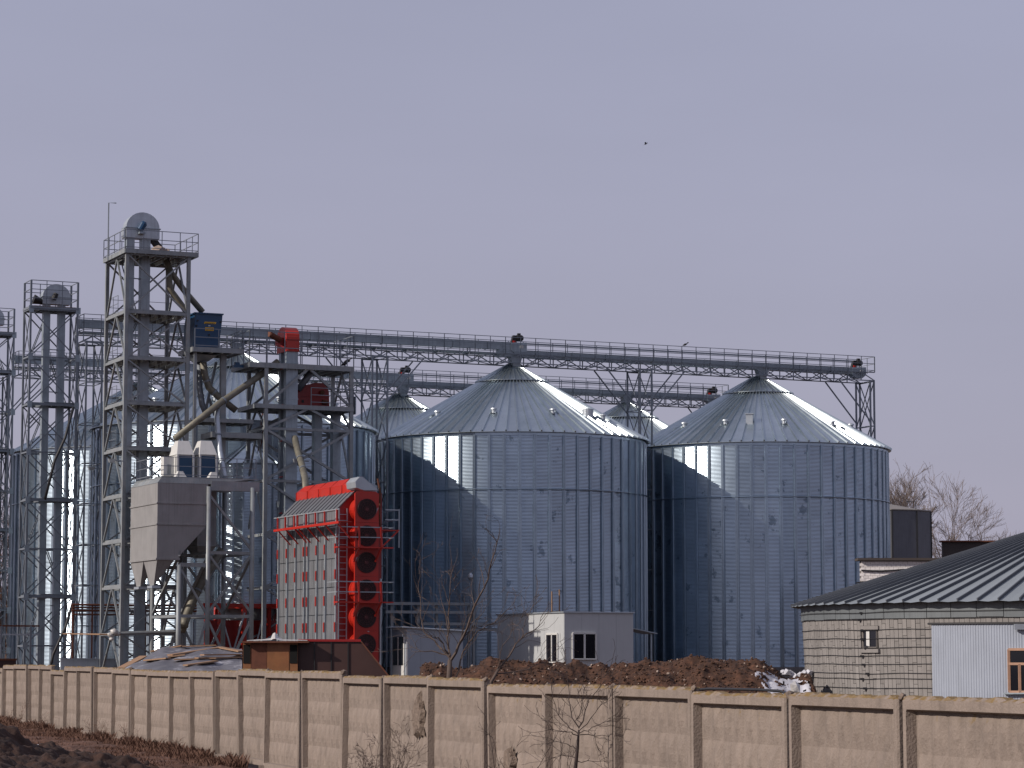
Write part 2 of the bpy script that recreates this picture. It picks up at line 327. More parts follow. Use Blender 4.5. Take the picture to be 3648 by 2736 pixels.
# rear halves, one joined piece each (never seen one by one)
flat = MB(); da = 2 * math.pi / NW
for i in range(NW):
    a = 2 * math.pi * i / NW
    if math.cos(a) <= VIS:
        for q in (a - da / 2,):
            flat.add([(RAD*math.sin(q), -RAD*math.cos(q), 0), (RAD*math.sin(q+da), -RAD*math.cos(q+da), 0), (RAD*math.sin(q+da), -RAD*math.cos(q+da), ZE-ZB), (RAD*math.sin(q), -RAD*math.cos(q), ZE-ZB)], [(0,1,2,3)])
        r = rot_mb(_sti, a + da / 2); flat.add(r.v, r.f)
ME['rw'] = mesh_of(flat, 'rear_wall', M['silo'])
ME['rr'] = mesh_of(join([rot_mb(_rlo, 2*math.pi*i/NR) for i in range(NR) if math.cos(2*math.pi*i/NR) <= VIS] + [rot_mb(_rup, 2*math.pi*i/NU) for i in range(NU) if math.cos(2*math.pi*i/NU) <= VIS]), 'rear_roof', M['roof'])
def ring_mb(r, z, t, n=72):
    mb = MB(); pts = [(r*math.sin(2*math.pi*i/n), -r*math.cos(2*math.pi*i/n), z) for i in range(n + 1)]
    return mb.path(pts, t, 6, cap=False)
ME['wr'] = mesh_of(ring_mb(RAD + .11, 10.2 - ZB, .035), 'wind_ring', M['stiff'])
_pl = MB(); _pl.path([(0, 0, -3.0), (0, 0, -.002)], [RAD + .22, RAD + .22], 58); ME['pl'] = mesh_of(_pl, 'plinth', M['plinth'])
_eb = MB(); _eb.path([(0, 0, ZE-ZB-.16), (0, 0, ZE-ZB+.02)], [RAD + .03, RAD + .03], 58, cap=False); ME['eb'] = mesh_of(_eb, 'eave_ring', M['stiff'])
_cp = MB(); _cp.path([(0, 0, ZP-ZB-.18), (0, 0, ZP-ZB+.02), (0, 0, ZP-ZB+.06)], [.52, .40, .34], 20); ME['cp'] = mesh_of(_cp, 'roof_cap', M['rust'], False)
def vent_mesh(big):
    mb = MB()
    if big == 2: mb.box((-.22, -.22, -.25), (.22, .22, .42)); mb.box((-.28, -.28, .42), (.28, .28, .47))
    elif big: mb.path([(0, 0, -.3), (0, 0, .30), (0, 0, .34)], [.36, .36, .2], 14)
    else: mb.path([(0, 0, -.12), (0, 0, .08), (0, 0, .10), (0, 0, .18), (0, 0, .22)], [.14, .14, .22, .20, .08], 12)
    return mesh_of(mb, 'roof_vent', M['galv_l'], False)
ME['v0'], ME['v1'], ME['v2'] = vent_mesh(0), vent_mesh(1), vent_mesh(2)
def silo(u, v, label, vents):
    t = Thing('grain_silo', label, 'grain silo', (u, v, ZB), group='tall corrugated grain silos in two rows')
    face = math.atan2(u * ca - v * sa, 168 + u * sa + v * ca)     # turn so that index 0 faces the eye
    off = -A - face
    for i in range(NW):
        a = 2 * math.pi * i / NW
        if math.cos(a) > VIS:
            t.inst('wall_panel', ME['pan'], rotz(a + off)); t.inst('stiffener', ME['sti'], rotz(a + math.pi / NW + off))
    for i in range(NR):
        a = 2 * math.pi * i / NR
        if math.cos(a) > VIS: t.inst('roof_panel', ME['rlo'], rotz(a + off))
    for i in range(NU):
        a = 2 * math.pi * i / NU
        if math.cos(a) > VIS: t.inst('cap_panel', ME['rup'], rotz(a + off))
    for n, k in (('rear_wall', 'rw'), ('rear_roof', 'rr'), ('wind_ring', 'wr'), ('plinth', 'pl'), ('eave_ring', 'eb'), ('roof_cap', 'cp')):
        t.inst(n, ME[k], rotz(off))
    for deg, rr, big in vents:
        a = R(deg) + off; t.inst('roof_vent', ME['v%d' % big], Matrix.Translation((rr*math.sin(a), -rr*math.cos(a), cone_z(rr) + .1)) @ rotz(a))
    return t
SILOS = [(-18.48, -.1), (0, 0), (17.9, .05), (-18.3, 20.5), (.5, 20.4), (18.1, 19.8)]
silo(*SILOS[0], 'left silo of the front row, half hidden behind the steel towers', [(-46, 6.4, 0), (-10, 6.4, 0), (24, 6.4, 0), (48, 6.4, 1), (70, 6.4, 0)])
silo(*SILOS[1], 'widest unobstructed silo in the middle, just right of the red dryer', [(-46, 6.4, 0), (-10, 6.4, 0), (23, 6.4, 0), (47, 6.4, 1), (59, 6.6, 0)])
silo(*SILOS[2], 'right-hand silo of the front row, behind the round hut', [(-48, 6.4, 0), (-19, 6.4, 0), (-5, 6.3, 2), (15, 6.4, 0), (48, 6.4, 0), (70, 6.4, 0)])
silo(*SILOS[3], 'rear silo at far left, seen through the leftmost lattice tower', [(-20, 6.4, 0), (25, 6.4, 0), (60, 6.4, 0)])
silo(*SILOS[4], 'rear silo whose roof shows left of the middle front silo', [(-46, 6.4, 0), (10, 6.4, 0)])
silo(*SILOS[5], 'rear silo whose roof shows between the two right front silos', [(-20, 4.5, 0), (62, 6.2, 0)])

# ------------------------------------------------------------------ steelwork helpers
def rail_mb(mb, a, b, h=1.05, n=None, bars=(1., .55, .12), w=.035, step=1.1):
    a, b = Vector(a), Vector(b); L = (b - a).length; n = n or max(1, round(L / step))
    for k in bars: mb.beam(a + V(0, 0, h*k), b + V(0, 0, h*k), w)
    for i in range(n + 1):
        p = a.lerp(b, i / n); mb.beam(p, p + V(0, 0, h), w)
    return mb
def rails(t, pts, h=1.05, w=.035, bars=(1., .55, .12), mat_=None):
    for a, b in zip(pts[:-1], pts[1:]): t.part('railing', rail_mb(MB(), a, b, h, w=w, bars=bars), mat_ or M['lattice'])
def tower(t, u0, u1, v0, v1, levels, zb, lw=.2, bw=.12, hw=.16, faces='XAXA', m=None, leg_m=None):
    """legs, a beam ring per level and bracing per bay; faces: front, left, back, right; X cross, A lambda, Z zigzag"""
    m = m or M['steel']; zt = levels[-1]
    cs = [(u0, v0), (u1, v0), (u1, v1), (u0, v1)]
    for c in cs: t.part('leg', MB().beam((*c, zb), (*c, zt), lw), leg_m or m)
    fs = [(cs[0], cs[1]), (cs[3], cs[0]), (cs[2], cs[3]), (cs[1], cs[2])]
    for z in levels:
        for a, b in fs: t.part('beam', MB().beam((*a, z), (*b, z), hw, hw * 1.1), m)
    zz = [zb] + list(levels)
    for k in range(len(zz) - 1):
        a0, a1 = zz[k], zz[k + 1]
        for (a, b), ty in zip(fs, faces):
            P0, P1, Q0, Q1 = V(*a, a0), V(*b, a0), V(*a, a1), V(*b, a1); mid = (Q0 + Q1) / 2
            if ty == 'X': segs = [(P0, Q1), (P1, Q0)]
            elif ty == 'A': segs = [(P0, mid), (P1, mid)]
            elif ty == 'Z': segs = [(P0, Q1)] if k % 2 else [(P1, Q0)]
            else: segs = []
            for s, e in segs: t.part('brace', MB().beam(s, e, bw, bw * .8), m)
def platform(t, u0, u1, v0, v1, z, edge=.22, planks=True, m=None):
    m = m or M['steel']
    for a, b in (((u0, v0), (u1, v0)), ((u1, v0), (u1, v1)), ((u1, v1), (u0, v1)), ((u0, v1), (u0, v0))):
        t.part('edge_beam', MB().beam((*a, z), (*b, z), .07, edge), m)
    n = max(3, int((u1 - u0) / .55))
    for i in range(1, n):
        u = u0 + (u1 - u0) * i / n; t.part('joist', MB().beam((u, v0+.04, z - .05), (u, v1-.04, z - .05), .07, .2), m)
    if planks:
        k = max(4, int((v1 - v0) / .28)); wv = (v1 - v0 - .1) / k
        for i in range(k):
            v = v0 + .05 + wv * i; dz = random.uniform(0, .02); x = random.uniform(0, .15)
            t.part('plank', MB().box((u0 + .06 + x, v + .012, z + .06 + dz), (u1 - .06 - random.uniform(0, .12), v + wv - .012, z + .10 + dz)), M['wood'])
def ladder(t, a, b, w=.42, side=(1, 0, 0), m=None, cage=False, step=.3):
    a, b, s_ = Vector(a), Vector(b), Vector(side).normalized() * w / 2; mb = MB()
    mb.beam(a - s_, b - s_, .05); mb.beam(a + s_, b + s_, .05); n = int((b - a).length / step)
    for i in range(1, n): p = a.lerp(b, i / n); mb.beam(p - s_, p + s_, .03)
    o = t.part('ladder', mb, m or M['lattice'])
    return o
def half_round(u0, u1, z0, z1, v, th, zs=None, n=14):
    """casing with a rounded top; outline in the plane v, extruded by th along v"""
    c = (u0 + u1) / 2; r = (u1 - u0) / 2; zs = zs if zs is not None else z1 - r; hh = z1 - zs
    pts = [(u0, v, z0)] + [(c - r * math.cos(math.pi * i / n), v, zs + hh * math.sin(math.pi * i / n)) for i in range(n + 1)] + [(u1, v, z0)]
    return MB().prism(pts[::-1], (0, th, 0))
def motor(t, p, d, r=.16, L=.45, m=None, parent=None):
    p, d = Vector(p), Vector(d).normalized()
    mb = MB().path([p, p + d*L*.15, p + d*L*.16, p + d*L*.85, p + d*L*.86, p + d*L], [r*.8, r*.85, r, r, r*.8, r*.7], 12)
    mb.box(p + d*L*.45 - V(.09, .09, -.08), p + d*L*.45 + V(.09, .09, r + .1))
    return t.part('motor', mb, m or M['black'], parent)

# ------------------------------------------------------------------ conveyor galleries over the silos
def gallery(v, ua, ub, umid, label, grp):
    t = Thing('conveyor_gallery', label, 'conveyor gallery', (ua, v, 18.6), group=grp)
    zc0, zc1, w = 18.66, 19.22, .9
    for dv in (-w, w):
        for z in (zc0, zc1): t.part('chord', MB().beam((ua, v+dv, z), (ub, v+dv, z), .065), M['lattice'])
    n = round((ub - ua) / 2.12); L = (ub - ua) / n
    for i in range(n):
        a = ua + L * i; mb = MB()
        for dv in (-w, w):
            for k in (0, .5): mb.beam((a + L*k, v+dv, zc0), (a + L*k, v+dv, zc1), .055)
            mb.beam((a, v+dv, zc0), (a + L*.5, v+dv, zc1), .055); mb.beam((a + L*.5, v+dv, zc1), (a + L, v+dv, zc0), .055)
        mb.beam((a, v-w, zc0), (a, v+w, zc0), .05); mb.beam((a, v-w, zc0), (a+L, v+w, zc0), .045); mb.beam((a, v-w, zc1), (a, v+w, zc1), .06)
        t.part('truss_section', mb, M['lattice'])
        for dv in (-w, w):
            mb = MB(); rail_mb(mb, (a, v+dv*1.06, zc1), (a+L, v+dv*1.06, zc1), 1.05, 2, w=.036)
            if dv > 0: mb.box((a, v+dv*1.06-.05, zc1+.88), (a+L, v+dv*1.06+.05, zc1+.97))
            t.part('railing', mb, M['lattice'])
        t.part('walkway_plate', MB().box((a, v-.05, zc1+.06), (a+L-.01, v+w, zc1+.10)), M['galv'])
    for e in (ua, ub): t.part('railing', rail_mb(MB(), (e, v-w, zc1), (e, v+w, zc1), 1.05, 2), M['lattice'])
    def conveyor(x0, x1, z0, stands):
        k = max(1, round((x1 - x0) / 2.4)); l = (x1 - x0) / k; vb = v - .45
        for i in range(k):
            a = x0 + l*i; mb = MB().box((a, vb-.24, z0), (a+l-.012, vb+.24, z0+.42)); mb.box((a, vb-.28, z0+.42), (a+l-.012, vb+.28, z0+.45)); mb.box((a, vb-.28, z0-.03), (a+.06, vb+.28, z0+.47))
            t.part('conveyor_casing', mb, M['galv'])
            if stands: t.part('stand', MB().beam((a+l/2, vb-.2, zc1), (a+l/2, vb-.2, z0), .06).beam((a+l/2, vb+.2, zc1), (a+l/2, vb+.2, z0), .06), M['lattice'])
        e = x1
        hd = t.part('drive_head', MB().prism([(e-.75, vb-.30, z0-.02), (e-.75, vb-.30, z0+.46), (e+.35, vb-.30, z0+.50), (e+.35, vb-.30, z0-.02), (e+.05, vb-.30, z0-.25), (e-.45, vb-.30, z0-.25)][::-1], (0, .6, 0)), M['galv'])
        t.part('inspection_cover', MB().box((e-.12, vb-.325, z0+.12), (e+.1, vb-.302, z0+.32)), M['white'], hd)
        motor(t, (e-.30, vb, z0+.80), (1, 0, 0), .2, .5, M['black'], hd)
        t.part('gearbox', MB().prism([(e-.65, vb-.12, z0+.48), (e-.5, vb-.12, z0+.95), (e-.28, vb-.12, z0+.95), (e-.28, vb-.12, z0+.48)][::-1], (0, .24, 0)), M['black'], hd)
        t.part('coupling_guard', MB().box((e-.56, vb-.2, z0+.47), (e-.40, vb-.13, z0+.60)), M['red'], hd)
        t.part('tail_end', MB().box((x0-.3, vb-.27, z0-.03), (x0-.012, vb+.27, z0+.48)), M['galv'])
    conveyor(ua + .1, umid + .35, 19.50, True)
    conveyor(umid - .9, ub - .9, 19.06, False)
    for us, vs in SILOS:
        if abs(vs - v) < 2: t.part('drop_chute', MB().frustum((us-.22, us+.22, v-.45-.22, v-.45+.22, 18.45), (us-.4, us+.4, v-.45-.26, v-.45+.26, 19.05)).path([(us, v-.3, 18.0), (us, v-.45, 18.5)], [.2, .2], 10), M['galv'])
    return t
gallery(0, -28.1, 26.35, 0, 'front conveyor gallery running over the peaks of the three front silos', 'conveyor galleries on top of the silo rows')
gallery(20.2, -27.0, 26.3, .5, 'rear conveyor gallery, seen lower behind the front silo peaks', 'conveyor galleries on top of the silo rows')

def support(u0, u1, v0, v1, zt, zb, label, knees=(1, 1), lv=2.45, x='XZXZ'):
    t = Thing('gallery_support', label, 'lattice support', (u0, v0, zb), group='lattice supports under the galleries')
    n = max(2, round((zt - zb) / lv)); lev = [zb + (zt - zb) * (i + 1) / n for i in range(n)]
    for c in ((u0, v0), (u1, v0), (u1, v1), (u0, v1)): t.part('leg', MB().beam((*c, zb), (*c, zt + .1), .10), M['lattice'])
    zz = [zb] + lev
    for k in range(n):
        mb = MB(); a0, a1 = zz[k], zz[k+1]
        for uu in (u0, u1):
            mb.beam((uu, v0, a0), (uu, v1, a1), .055); mb.beam((uu, v1, a0), (uu, v0, a1), .055); mb.beam((uu, v0, a1), (uu, v1, a1), .05)
        for vv in (v0, v1): mb.beam((u0, vv, a1), (u1, vv, a1), .05)
        t.part('bracing', mb, M['lattice'])
    for side, k in ((-1, knees[0]), (1, knees[1])):
        if k:
            uu = u0 if side < 0 else u1
            for vv in (v0, v1): t.part('knee_brace', MB().beam((uu, vv, zt - 2.7), (uu + side * 2.4, vv, zt + .02), .075), M['lattice'])
    return t
support(8.65, 9.5, -.9, .9, 18.6, -2, 'lattice support in the gap between the two right front silos')
support(-9.85, -8.85, -.9, .9, 18.6, -2, 'lattice support left of the middle front silo, above the dryer')
support(-27.9, -26.95, -.9, .9, 18.6, -2.8, 'lattice support just left of the tall square tower', (0, 0))
support(26.0, 26.3, -.9, .9, 18.6, 12.6, 'lattice support at the right end of the front gallery', (1, 0))
support(-9.6, -8.6, 19.3, 21.1, 18.6, -1.4, 'lattice support under the rear gallery, left of the middle silo roof')
support(8.6, 9.6, 19.3, 21.1, 18.6, -1.4, 'lattice support under the rear gallery, between the right silos')
support(-28.6, -27.6, 19.3, 21.1, 18.6, -2.8, 'lattice support at the left end of the rear gallery', (0, 1))
support(26.3, 27.1, 19.3, 21.1, 18.6, -1.2, 'lattice support at the hidden right end of the rear gallery', (1, 0))

# ------------------------------------------------------------------ tall square tower (with its elevator)
ZG = -2.75
def tower_main():
    t = Thing('elevator_tower', 'tallest square grey tower with wooden platforms and railed top', 'steel tower', (-29.4, -14.5, ZG))
    lev = [1.36, 3.85, 6.31, 8.74, 11.29, 13.75, 16.2, 18.72, 21.9]
    tower(t, -29.42, -25.95, -14.5, -10.6, [-.9] + lev, ZG, .19, .10, .13, 'XAXA')
    for z in lev[4:8]: platform(t, -29.35, -26.0, -14.42, -10.7, z + .06)
    for z in lev[1:4]: platform(t, -29.35, -26.0, -14.42, -10.7, z + .06, planks=False)
    platform(t, -29.6, -25.5, -14.75, -10.45, 22.02, .24)
    rails(t, [(-29.6, -14.75, 22.1), (-25.5, -14.75, 22.1), (-25.5, -10.45, 22.1), (-29.6, -10.45, 22.1), (-29.6, -14.75, 22.1)], 1.08)
    for z in lev[4:8]:
        rails(t, [(-26.0, -10.7, z+.12), (-29.35, -10.7, z+.12), (-29.35, -12.6, z+.12)], 1.0, .025)
    t.part('lamp_post', MB().path([(-29.85, -12.2, 21.8), (-29.85, -12.2, 25.0), (-29.45, -12.3, 25.0)], .035, 6), M['lattice'])
    for i in range(4, 8):
        a, b = lev[i], lev[i+1]; s = (-1) ** i
        ladder(t, (-28.3 - .5*s, -11.0, a + .1), (-28.3 + .5*s, -11.3, b + .1), side=(0, 1, 0))
    return t
tower_main()
def elevator_main():
    t = Thing('bucket_elevator', 'galvanised bucket elevator with domed head inside the tallest tower', 'bucket elevator', (-28.4, -13.1, ZG))
    t.part('trunk', MB().box((-29.12, -13.35, ZG), (-28.68, -12.85, 23.1)), M['galv'])
    t.part('trunk', MB().box((-28.28, -13.35, ZG), (-27.78, -12.85, 23.1)), M['galv'])
    for z in [1.2 + 2.44 * i for i in range(9)]:
        for a, b in ((-29.14, -28.66), (-28.30, -27.76)): t.part('flange', MB().box((a, -13.37, z), (b, -12.83, z + .05)), M['galv'])
        t.part('tie', MB().box((-28.66, -13.2, z), (-28.30, -13.1, z + .05)), M['lattice'])
    h = t.part('head', half_round(-29.2, -27.32, 22.95, 24.38, -13.5, .75, 23.5), M['galv_l'])
    t.part('head_rim', MB().box((-29.26, -13.56, 23.48), (-27.26, -12.70, 23.53)), M['galv'], h)
    t.part('side_cover', MB().box((-29.32, -13.4, 22.95), (-29.2, -12.9, 23.45)), M['galv_l'], h)
    t.part('motor_bracket', MB().box((-28.55, -13.85, 23.15), (-28.2, -13.5, 23.25)), M['galv'], h)
    t.part('motor', MB().path([(-28.5, -13.75, 23.35), (-28.3, -13.75, 23.7), (-28.25, -13.75, 23.8)], [.17, .19, .12], 10), M['blue'], h)
    t.part('outlet_chute', MB().beam((-27.75, -13.1, 23.15), (-26.9, -13.1, 22.15), .38, .3), M['black'], h)
    return t
elevator_main()
single('debris_heap', MB().lump((-27.5, -13.9, 22.3), .55, 3, .6).lump((-27.05, -13.9, 22.2), .35, 5, .6), M['stone'], (-27.4, -13.9, 22.1), 'pale heap of spilled material on the top platform of the tallest tower', 'debris')
pp = Thing('spout_pipe', 'forked spout pipe running from the tallest head down to the blue cleaner', 'pipe', sv(597, 945, -13.1))
pp.part('pipe', MB().path([sv(590, 925, -13.1), sv(612, 975, -13.1), sv(660, 1040, -13.1), sv(722, 1112, -13.1)], .17, 12), M['dustpipe'], smooth=True)
pp.part('pipe', MB().path([sv(600, 955, -13.3), sv(606, 1030, -13.3), sv(616, 1045, -13.3), sv(668, 1115, -13.3), sv(672, 1135, -13.3)], .17, 12), M['dustpipe'], smooth=True)

# ------------------------------------------------------------------ lattice tower at the left, and the one cut by the frame
def lattice_tower(u0, u1, v0, v1, lev, zb, zr, label, full=True, extra=0):
    t = Thing('elevator_tower', label, 'steel tower', (u0, v0, zb))
    for c in ((u0, v0), (u1, v0), (u1, v1), (u0, v1)): t.part('leg', MB().beam((*c, zb), (*c, zr), .11), M['lattice'])
    zz = [zb] + lev
    for k in range(len(zz) - 1):
        a, b = zz[k], zz[k+1]
        for vv in (v0, v1):
            for (p, q) in (((u0, vv, a), (u1, vv, b)), ((u1, vv, a), (u0, vv, b))): t.part('brace', MB().beam(p, q, .065), M['lattice'])
        for uu in (u0, u1):
            for (p, q) in (((uu, v0, a), (uu, v1, b)), ((uu, v1, a), (uu, v0, b))): t.part('brace', MB().beam(p, q, .05), M['lattice'])
        for p, q in (((u0, v0, b), (u1, v0, b)), ((u1, v0, b), (u1, v1, b)), ((u1, v1, b), (u0, v1, b)), ((u0, v1, b), (u0, v0, b))):
            t.part('beam', MB().beam(p, q, .09), M['lattice'])
        for uu in (u0, u1): t.part('gusset_plate', MB().box((uu-.12, v0-.075, b-.2), (uu+.16, v0-.06, b+.2)), M['galv'])
        if k % 2 and full: platform(t, u0+.1, u1-.1, v0+.08, v1-.08, b+.08, .1, planks=False, m=M['lattice']); t.part('deck', MB().box((u0+.9, v0+.1, b+.15), (u1-.1, v1-.1, b+.18)), M['lattice'])
        if full and 0 < k < len(zz) - 1:
            s = 1 if k % 2 else -1; m_ = (u0 + u1) / 2
            ladder(t, (m_ - s*1.15, v1-.3, a), (m_ - s*.1, v1-.3, b), .4, (0, 1, 0))
    top = lev[-1]; platform(t, u0-.05, u1+.05, v0-.05, v1+.05, top+.1, .14, m=M['lattice'])
    rails(t, [(u0, v0, top+.15), (u1, v0, top+.15), (u1, v1, top+.15), (u0, v1, top+.15), (u0, v0, top+.15)], zr - top - .15, .04, (1., .66, .33))
    return t
lattice_tower(-31.3, -28.5, -1.0, .55, [.79, 3.61, 6.4, 9.21, 12.02, 14.8, 17.6, 20.4], ZG, 22.1, 'open lattice tower second from the left edge, with cage ladders')
def elevator2(u, v, zt, label, s=1.):
    t = Thing('bucket_elevator', label, 'bucket elevator', (u, v, ZG))
    for a in (u-.85, u+.05): t.part('trunk', MB().box((a, v, ZG), (a+.40, v+.4, zt-1.0)), M['galv'])
    for i in range(8):
        z = .6 + 2.5*i; t.part('flange', MB().box((u-.87, v-.02, z), (u-.43, v+.42, z+.05)), M['galv']); t.part('flange', MB().box((u+.03, v-.02, z), (u+.47, v+.42, z+.05)), M['galv'])
        t.part('tie', MB().box((u-.43, v+.1, z), (u+.03, v+.16, z+.05)), M['lattice'])
    h = t.part('head', half_round(u-.95, u+.72, zt-1.2, zt, v-.1, .6, zt-.78), M['galv_l'])
    t.part('head_rim', MB().box((u-1.0, v-.15, zt-.80), (u+.77, v+.55, zt-.76)), M['galv'], h)
    t.part('motor', MB().path([(u-.35, v-.3, zt-.95), (u-.2, v-.3, zt-.6)], [.15, .15], 10), M['black'], h)
    t.part('air_inlet', MB().path([(u-.9, v+.1, zt-1.1), (u-1.45, v+.1, zt-.95)], [.14, .3], 10), M['black'], h)
elevator2(-29.55, -.5, 22.0, 'bucket elevator with grey domed head in the left lattice tower')
lattice_tower(-30.1, -27.35, 19.3, 20.9, [.6, 3.2, 5.8, 8.4, 11.0, 13.6, 16.2, 18.8, 21.3], ZG, 23.05, 'lattice tower cut off by the left edge of the photo')
elevator2(-28.6, 19.9, 23.2, 'bucket elevator whose rounded head touches the left photo edge')
t = Thing('spout_pipe', 'long dark inclined spout crossing in front of the left lattice tower', 'pipe', sv(240, 1430, -1.6))
t.part('pipe', MB().path([sv(262, 1450, -1.6), sv(232, 1560, -1.6), sv(195, 1640, -1.6), sv(160, 1780, -1.6)], .08, 10), M['cable'], smooth=True)
t = Thing('spout_pipe', 'dark lower spout leaning beside the left lattice tower foot', 'pipe', sv(262, 2100, -1.6))
t.part('pipe', MB().path([sv(258, 2150, -1.6), sv(235, 2230, -1.6), sv(190, 2330, -1.6), sv(170, 2420, -1.6)], .08, 10), M['cable'], smooth=True)
t = Thing('spout_pipe', 'thin diagonal spout from the left tower to the rear silo roof', 'pipe', sv(110, 1475, 0))
for dy in (0, 14, 30): t.part('pipe', MB().beam(sv(96, 1505 + dy, 3.), sv(165, 1430 + dy, 3.), .07), M['lattice'])

# ------------------------------------------------------------------ middle frame with the red elevators
def tower_mid():
    t = Thing('steel_frame_tower', 'open steel frame carrying two red elevator heads left of the middle silo', 'steel tower', (-21.6, -15, ZG))
    tower(t, -21.6, -16.6, -15.0, -12.05, [1.0, 3.9, 6.8], ZG, .2, .12, .14, 'X-X-')
    for c in ((-21.6, -15.0), (-16.6, -15.0), (-16.6, -12.05), (-21.6, -12.05)): t.part('leg', MB().beam((*c, 6.8), (*c, 16.0), .2), M['steel'])
    for z in (9.75, 12.62, 13.85):
        for a, b in (((-21.6, -15.0), (-16.6, -15.0)), ((-16.6, -15.0), (-16.6, -12.05)), ((-16.6, -12.05), (-21.6, -12.05)), ((-21.6, -12.05), (-21.6, -15.0))):
            t.part('beam', MB().beam((*a, z), (*b, z), .14, .2 if z > 13 else .14), M['steel'])
    for v in (-15.0, -12.05):
        for p, q in (((-21.6, v, 13.95), (-19.1, v, 16.05)), ((-16.6, v, 13.95), (-19.1, v, 16.05)), ((-21.6, v, 12.62), (-19.1, v, 13.8)), ((-16.6, v, 12.62), (-19.1, v, 13.8)),
                     ((-21.6, v, 12.6), (-16.6, v, 9.8)), ((-21.6, v, 9.8), (-16.6, v, 12.6)), ((-21.6, v, 6.8), (-16.6, v, 9.75)), ((-21.6, v, 9.75), (-16.6, v, 6.8))):
            t.part('brace', MB().beam(p, q, .13), M['steel'])
    for u in (-21.6, -16.6):
        for a, b in ((13.9, 16.0), (12.62, 13.85), (9.75, 12.6), (6.8, 9.75)):
            for v in (-15.0, -12.05): t.part('brace', MB().beam((u, v, a), (u, -13.5, b), .10), M['steel'])
    platform(t, -22.6, -16.5, -15.1, -12.0, 16.1, .28, planks=False); t.part('deck', MB().box((-22.5, -15.0, 16.18), (-16.6, -12.1, 16.22)), M['lattice'])
    platform(t, -22.2, -16.5, -15.1, -12.0, 13.85, .24, planks=False); t.part('deck', MB().box((-22.1, -15.0, 13.93), (-16.6, -12.1, 13.97)), M['lattice'])
    rails(t, [(-22.6, -15.1, 16.22), (-16.5, -15.1, 16.22), (-16.5, -12.0, 16.22), (-22.6, -12.0, 16.22), (-22.6, -15.1, 16.22)], 1.75, .045, (1., .5))
    rails(t, [(-19.0, -15.1, 13.97), (-16.5, -15.1, 13.97), (-16.5, -12.0, 13.97)], 1.0, .035, (1., .6, .2))
    platform(t, -25.0, -22.2, -14.6, -12.6, 13.0, .22, planks=False); t.part('deck', MB().box((-24.9, -14.5, 13.07), (-22.2, -12.7, 13.11)), M['lattice'])
    platform(t, -24.6, -21.7, -14.8, -12.9, 12.2, .3, planks=False); t.part('deck', MB().box((-24.5, -14.7, 12.28), (-21.8, -13, 12.32)), M['lattice'])
    ladder(t, (-20.9, -11.9, 11.6), (-20.5, -11.9, 15.2), side=(0, 1, 0), m=M['rust'])
    t.part('door_leaf', MB().box((-16.35, -15.0, 13.6), (-16.3, -14.6, 14.6)), M['galv'])
tower_mid()
def red_elevator1():
    t = Thing('bucket_elevator', 'slender elevator with bright red head above the middle frame', 'bucket elevator', (-20, -14.2, ZG))
    t.part('trunk', MB().box((-20.38, -14.85, ZG), (-19.70, -14.45, 17.1)), M['galv'])
    t.part('trunk', MB().box((-20.38, -13.95, ZG), (-19.70, -13.6, 17.1)), M['galv'])
    for i in range(8):
        z = 2.3 + 2 * i
        for a, b in ((-14.87, -14.43), (-13.97, -13.58)): t.part('flange', MB().box((-20.41, a, z), (-19.67, b, z+.05)), M['galv'])
        t.part('red_tie', MB().box((-20.43, -14.43, z-.3), (-20.38, -13.97, z-.24)), M['red'])
    n = 12; v0, v1, z0, zs = -14.95, -13.35, 16.95, 17.75; c, r = (v0+v1)/2, (v1-v0)/2
    pts = [(-20.42, v0, z0)] + [(-20.42, c - r*math.cos(math.pi*i/n), zs + .62*math.sin(math.pi*i/n)) for i in range(n+1)] + [(-20.42, v1, z0)]
    h = t.part('head', MB().prism(pts, (.76, 0, 0)), M['red'])
    t.part('head_rim', MB().box((-20.45, -15.0, 17.58), (-19.63, -13.3, 17.63)), M['darkred'], h)
    t.part('gearbox', MB().box((-20.75, -14.5, 17.3), (-20.44, -14.0, 17.75)), M['darkred'], h)
    t.part('motor', MB().path([(-20.7, -14.6, 17.6), (-21.45, -15.0, 17.85)], [.17, .17], 12), M['rust'], h)
    t.part('motor_strut', MB().beam((-20.9, -14.6, 17.4), (-20.3, -14.97, 17.0), .09), M['darkred'], h)
red_elevator1()
def red_elevator2():
    t = Thing('bucket_elevator', 'elevator with broad dark red head on the lower deck of the middle frame', 'bucket elevator', (-17.6, -12.5, ZG))
    for a, b in ((-18.15, -17.7), (-17.05, -16.58)): t.part('trunk', MB().box((a, -13.35, ZG), (b, -12.9, 14.1)), M['galv'])
    for i in range(6):
        z = 3 + 2 * i; t.part('flange', MB().box((-18.17, -13.37, z), (-17.68, -12.88, z+.05)), M['galv']); t.part('flange', MB().box((-17.07, -13.37, z), (-16.56, -12.88, z+.05)), M['galv'])
    v = -13.5
    P = [(z7) for z7 in [sv(1056, 1455, v), sv(1053, 1390, v), sv(1085, 1372, v), sv(1122, 1364, v), sv(1148, 1364, v), sv(1165, 1376, v), sv(1172, 1395, v), sv(1174, 1450, v)]]
    h = t.part('head', MB().prism(P, (0, .8, 0)), M['darkred'])
    t.part('rim', MB().beam(sv(1054, 1410, v-.02), sv(1174, 1413, v-.02), .05), M['darkred'], h)
    t.part('bearing', MB().path([sv(1149, 1398, v-.02), sv(1149, 1398, v-.2)], .13, 12), M['rust'], h)
    t.part('motor', MB().path([sv(1148, 1432, v-.1), sv(1166, 1434, v-.1)], .13, 10), M['rust'], h)
    t.part('hatch', MB().box(sv(1075, 1434, v-.03), sv(1082, 1425, v+.02)), M['black'], h)
red_elevator2()
